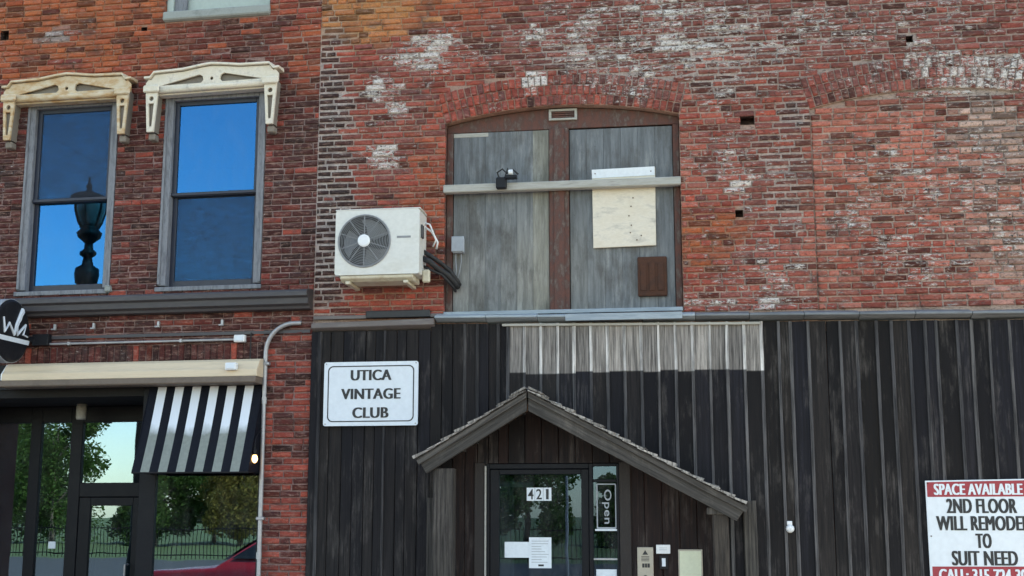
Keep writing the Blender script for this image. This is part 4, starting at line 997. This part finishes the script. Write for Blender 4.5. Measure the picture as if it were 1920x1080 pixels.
# round blade sign
RS = thing('round_sign', 'black round projecting sign with white script and stripe', 'sign', (-2.925, -.36, 3.02), FL)
rc = (-2.925, -.36, 3.325); rr = .30
MB().lathe([(rr-.02, -.062), (rr, -.05), (rr, .05), (rr-.02, .062)], rc, 'x', 48).build('disc', 'black_metal', RS)
mb = MB(); v = []; f = []
for i in range(49):
    a = rad(i*7.5)
    for x_, q in ((-.045, rr+.001), (.045, rr+.001), (.045, rr+.006), (-.045, rr+.006)): v.append((rc[0]+x_, rc[1]+q*math.cos(a), rc[2]+q*math.sin(a)))
for i in range(48):
    for k in range(4): f.append((i*4+k, i*4+(k+1) % 4, i*4+4+(k+1) % 4, i*4+4+k))
mb.add(v, f); mb.build('rim', 'grey_box', RS)
pts = [(-.72,.50),(-.60,.02),(-.32,.28),(.05,-.12),(.14,.18),(.52,.70),(.58,.62),(.40,.36),(.22,.12),(.27,-.14),(.80,.16),(.66,-.16),(.98,-.25)]
path = [(rc[0]+.066, rc[1]-x_*.27*-1 if False else rc[1]+x_*.25, rc[2]+(y_+.16*x_)*.29) for x_, y_ in pts]
MB().tube([Vector(p) for p in path], [.011, .016, .013, .017, .014, .02, .018, .016, .014, .015, .013, .014, .008], 6).build('script_lettering', 'sign_white', RS)
MB().add([(rc[0]+x_, rc[1]+y_, rc[2]+z_) for x_ in (.0622, .066) for y_, z_ in ((-.275, -.105), (.275, -.105), (.29, -.06), (-.29, -.06))], [(0,1,2,3), (7,6,5,4), (0,4,5,1), (1,5,6,2), (2,6,7,3), (3,7,4,0)]).build('stripe', 'sign_white', RS)
MB().box(-2.98, -2.94, -.075, -.01, 3.20, 3.40).build('wall_plate', 'black_metal', RS, bevel=.006)
MB().tube([(-2.96, -.0651, 3.30), (-2.95, -.05, 3.30), (-2.80, -.06, 3.27)], .03).box(-2.83, -2.66, -.08, -.012, 3.22, 3.33).build('bracket', 'black_metal', RS, bevel=.01)

# ================================================================== what the panes reflect: street behind the camera
def leaf_mesh(seed, h, r, n_):
    rn = random.Random(seed); mb = MB(); cl = []
    for i in range(26):
        a = rn.random()*6.28; d = r*.8*math.sqrt(rn.random()); zz = h*(.14+.74*rn.random())
        cl.append((d*math.cos(a), d*math.sin(a), zz, r*rn.uniform(.28, .5)*(1.2-zz/h*.5)))
    for i in range(n_):
        cx, cy, cz, cr = rn.choice(cl); p = Vector((rn.gauss(0, 1), rn.gauss(0, 1), rn.gauss(0, 1))).normalized()*cr*(rn.random()**.4)
        c = Vector((cx, cy, cz))+p*1.0; s = rn.uniform(.07, .17)
        a = Vector((rn.uniform(-1, 1), rn.uniform(-1, 1), rn.uniform(-1, 1))).normalized(); b = a.orthogonal().normalized()
        t = rn.random()
        mb.add([c+a*s, c+b*s*.6, c-a*s, c-b*s*.6], [(0, 1, 2, 3)], (t, t, t))
    return mb
def tree(x, y, h, r, mat, seed, label):
    t = thing('tree', label, 'tree', (0, 0, 0)); t.location = (x, y, -.16)
    leaf_mesh(seed, h, r, int(6000*r)).build('crown', mat, t)
    rn = random.Random(seed); tr = MB().tube([(0, 0, 0), (.05, 0, h*.25), (0, .05, h*.5), (.05, 0, h*.8)], [.16, .12, .08, .03])
    for i in range(6):
        a = rn.random()*6.28; tr.tube([(0, 0, h*(.25+.06*i)), (r*.3*math.cos(a), r*.3*math.sin(a), h*(.36+.06*i)), (r*.6*math.cos(a), r*.6*math.sin(a), h*(.45+.06*i))], [.07, .05, .02], 6)
    tr.build('trunk', 'bark', t); return t
TR = [(-47.5, -60, 9.5, 3.4, 0, 'tall dark tree at the far left of the park'), (-43.2, -58, 9, 3.0, 0, 'tall dark tree second from left in the park'), (-38.6, -61, 3.4, 2.0, 0, 'low bushy tree in the gap of the park'),
      (-35.4, -58, 5.0, 2.5, 0, 'rounded green tree left in the shop window reflection'), (-32.6, -60, 5.6, 2.8, 0, 'dense green tree centred in the shop window reflection'), (-29.6, -57, 4.9, 2.3, 1, 'olive yellow tree right in the shop window reflection'),
      (-25.5, -59, 5.2, 2.6, 0, 'green tree beyond the olive one in the park'), (-9.2, -58, 7.5, 2.9, 0, 'big dark tree mirrored in the street door'), (-3.6, -60, 4.4, 2.2, 0, 'small green tree mirrored beside the street door')]
for x, y, h, r, o_, lab in TR:
    tree(x, y, h, r, 'leaf_olive' if o_ else 'leaf_green', int(-x*7), lab)['group'] = 'park trees across the street'
fn = thing('iron_fence', 'black iron fence across the street, mirrored in the shop glass', 'fence', (-20, -33, -.02))
fb = MB().box(-48, 4, -33.02, -32.98, 1.05, 1.09).box(-48, 4, -33.02, -32.98, .1, .14); fb.build('rail', 'lamp_black', fn)
pk = MB()
for i in range(344): xx = -48+i*.15; pk.box(xx-.01, xx+.01, -33.01, -32.99, -.02, 1.2)
tag(pk.build('pickets', 'lamp_black', fn), kind='stuff')
SPo = thing('sign_post', 'thin pale metal post across the street, mirrored in the door glass', 'post', (-2.62, -14.4, -.1))
MB().tube([(-2.62, -14.4, -.1), (-2.62, -14.4, 2.38)], .03, 8).build('pole', 'galvanised', SPo)
# street lamp on the kerb
lx, ly = -8.58, -4.2
LP = thing('street_lamp', 'black ornamental street lamp on the kerb, mirrored in the left sash window', 'street lamp', (lx, ly, 0))
MB().lathe([(.22, 0), (.22, .5), (.16, .6), (.12, .9), (.075, 1.2), (.06, 4.6), (.07, 4.66), (.15, 4.74), (.17, 4.86), (.16, 4.94), (.08, 4.99), (.06, 5.1), (.11, 5.14), (.11, 5.18), (.06, 5.22), (.055, 5.3), (.15, 5.38), (.17, 5.44), (.12, 5.5), (.14, 5.52)], (lx, ly, 0), 'z', 20).build('post', 'lamp_black', LP, smooth=True)
MB().lathe([(.10, 5.50), (.15, 5.60), (.195, 5.76), (.205, 5.88), (.19, 5.92)], (lx, ly, 0), 'z', 20).build('globe', 'lamp_glass', LP, smooth=True)
for i in range(6):
    a = rad(i*60+20); MB().tube([(lx+r_*math.cos(a), ly+r_*math.sin(a), zz) for r_, zz in ((.11, 5.50), (.16, 5.60), (.205, 5.76), (.215, 5.90))], .014, 6).build('rib', 'lamp_black', LP)
MB().lathe([(.24, 5.91), (.24, 5.94), (.17, 5.98), (.08, 6.01), (.04, 6.03), (.03, 6.06), (.045, 6.09), (.02, 6.13), (.012, 6.22)], (lx, ly, 0), 'z', 20).build('cap', 'lamp_black', LP, smooth=True)
# red car parked at the kerb
CR = thing('parked_car', 'red saloon car parked at the kerb, mirrored low in the shop window', 'car', (-5.9, -6.0, -.135))
def car(cx, cy):
    L_ = [(-2.2, .45), (-2.2, .84), (-2.05, .97), (-1.0, 1.03), (-.25, 1.52), (.7, 1.56), (1.45, 1.16), (2.1, 1.09), (2.2, .84), (2.2, .4)]
    hw = lambda x, z: .88 if z < 1.12 else .88-(z-1.12)*.55
    v = []; n_ = len(L_)
    for s in (-1, 1): v += [(cx+x, cy+s*hw(x, z), z-.135) for x, z in L_]
    f = [tuple(range(n_)), tuple(range(2*n_-1, n_-1, -1))]+[(i, i+n_, (i+1) % n_+n_, (i+1) % n_) for i in range(n_)]
    MB().add(v, f).build('body', 'car_red', CR, bevel=.07, seg=3, smooth=True)
    MB().add([(cx-.93, cy-.76, 0.988), (cx-.93, cy+.76, 0.988), (cx-.33, cy+.60, 1.373), (cx-.33, cy-.60, 1.373)], [(0, 1, 2, 3)]).build('windscreen', 'car_glass', CR)
    MB().add([(cx+1.40, cy-.74, 1.078), (cx+1.40, cy+.74, 1.078), (cx+.80, cy+.60, 1.393), (cx+.80, cy-.60, 1.393)], [(0, 1, 2, 3)]).build('rear_window', 'car_glass', CR)
    for s in (-1, 1):
        MB().add([(cx-.75, cy+s*.875, 1.013), (cx+1.15, cy+s*.875, 1.033), (cx+.66, cy+s*.70, 1.353), (cx-.22, cy+s*.70, 1.343)], [(0, 1, 2, 3)]).build('side_window', 'car_glass', CR)
        for wx in (-1.4, 1.35):
            w_ = MB().lathe([(.2, -.1), (.31, -.1), (.32, -.06), (.32, .06), (.31, .1), (.2, .1)], (cx+wx, cy+s*.80, .185), 'y', 20).build('wheel', 'rubber', CR)
            MB().lathe([(.2, -.105), (.2, .105)], (cx+wx, cy+s*.80, .185), 'y', 16).build('rim', 'galvanised', w_)
        MB().box(cx-2.24, cx-2.15, cy+s*.55-.15, cy+s*.55+.15, .45, .57).build('headlight', 'lamp_glass', CR, bevel=.02)
car(-5.9, -6.0)
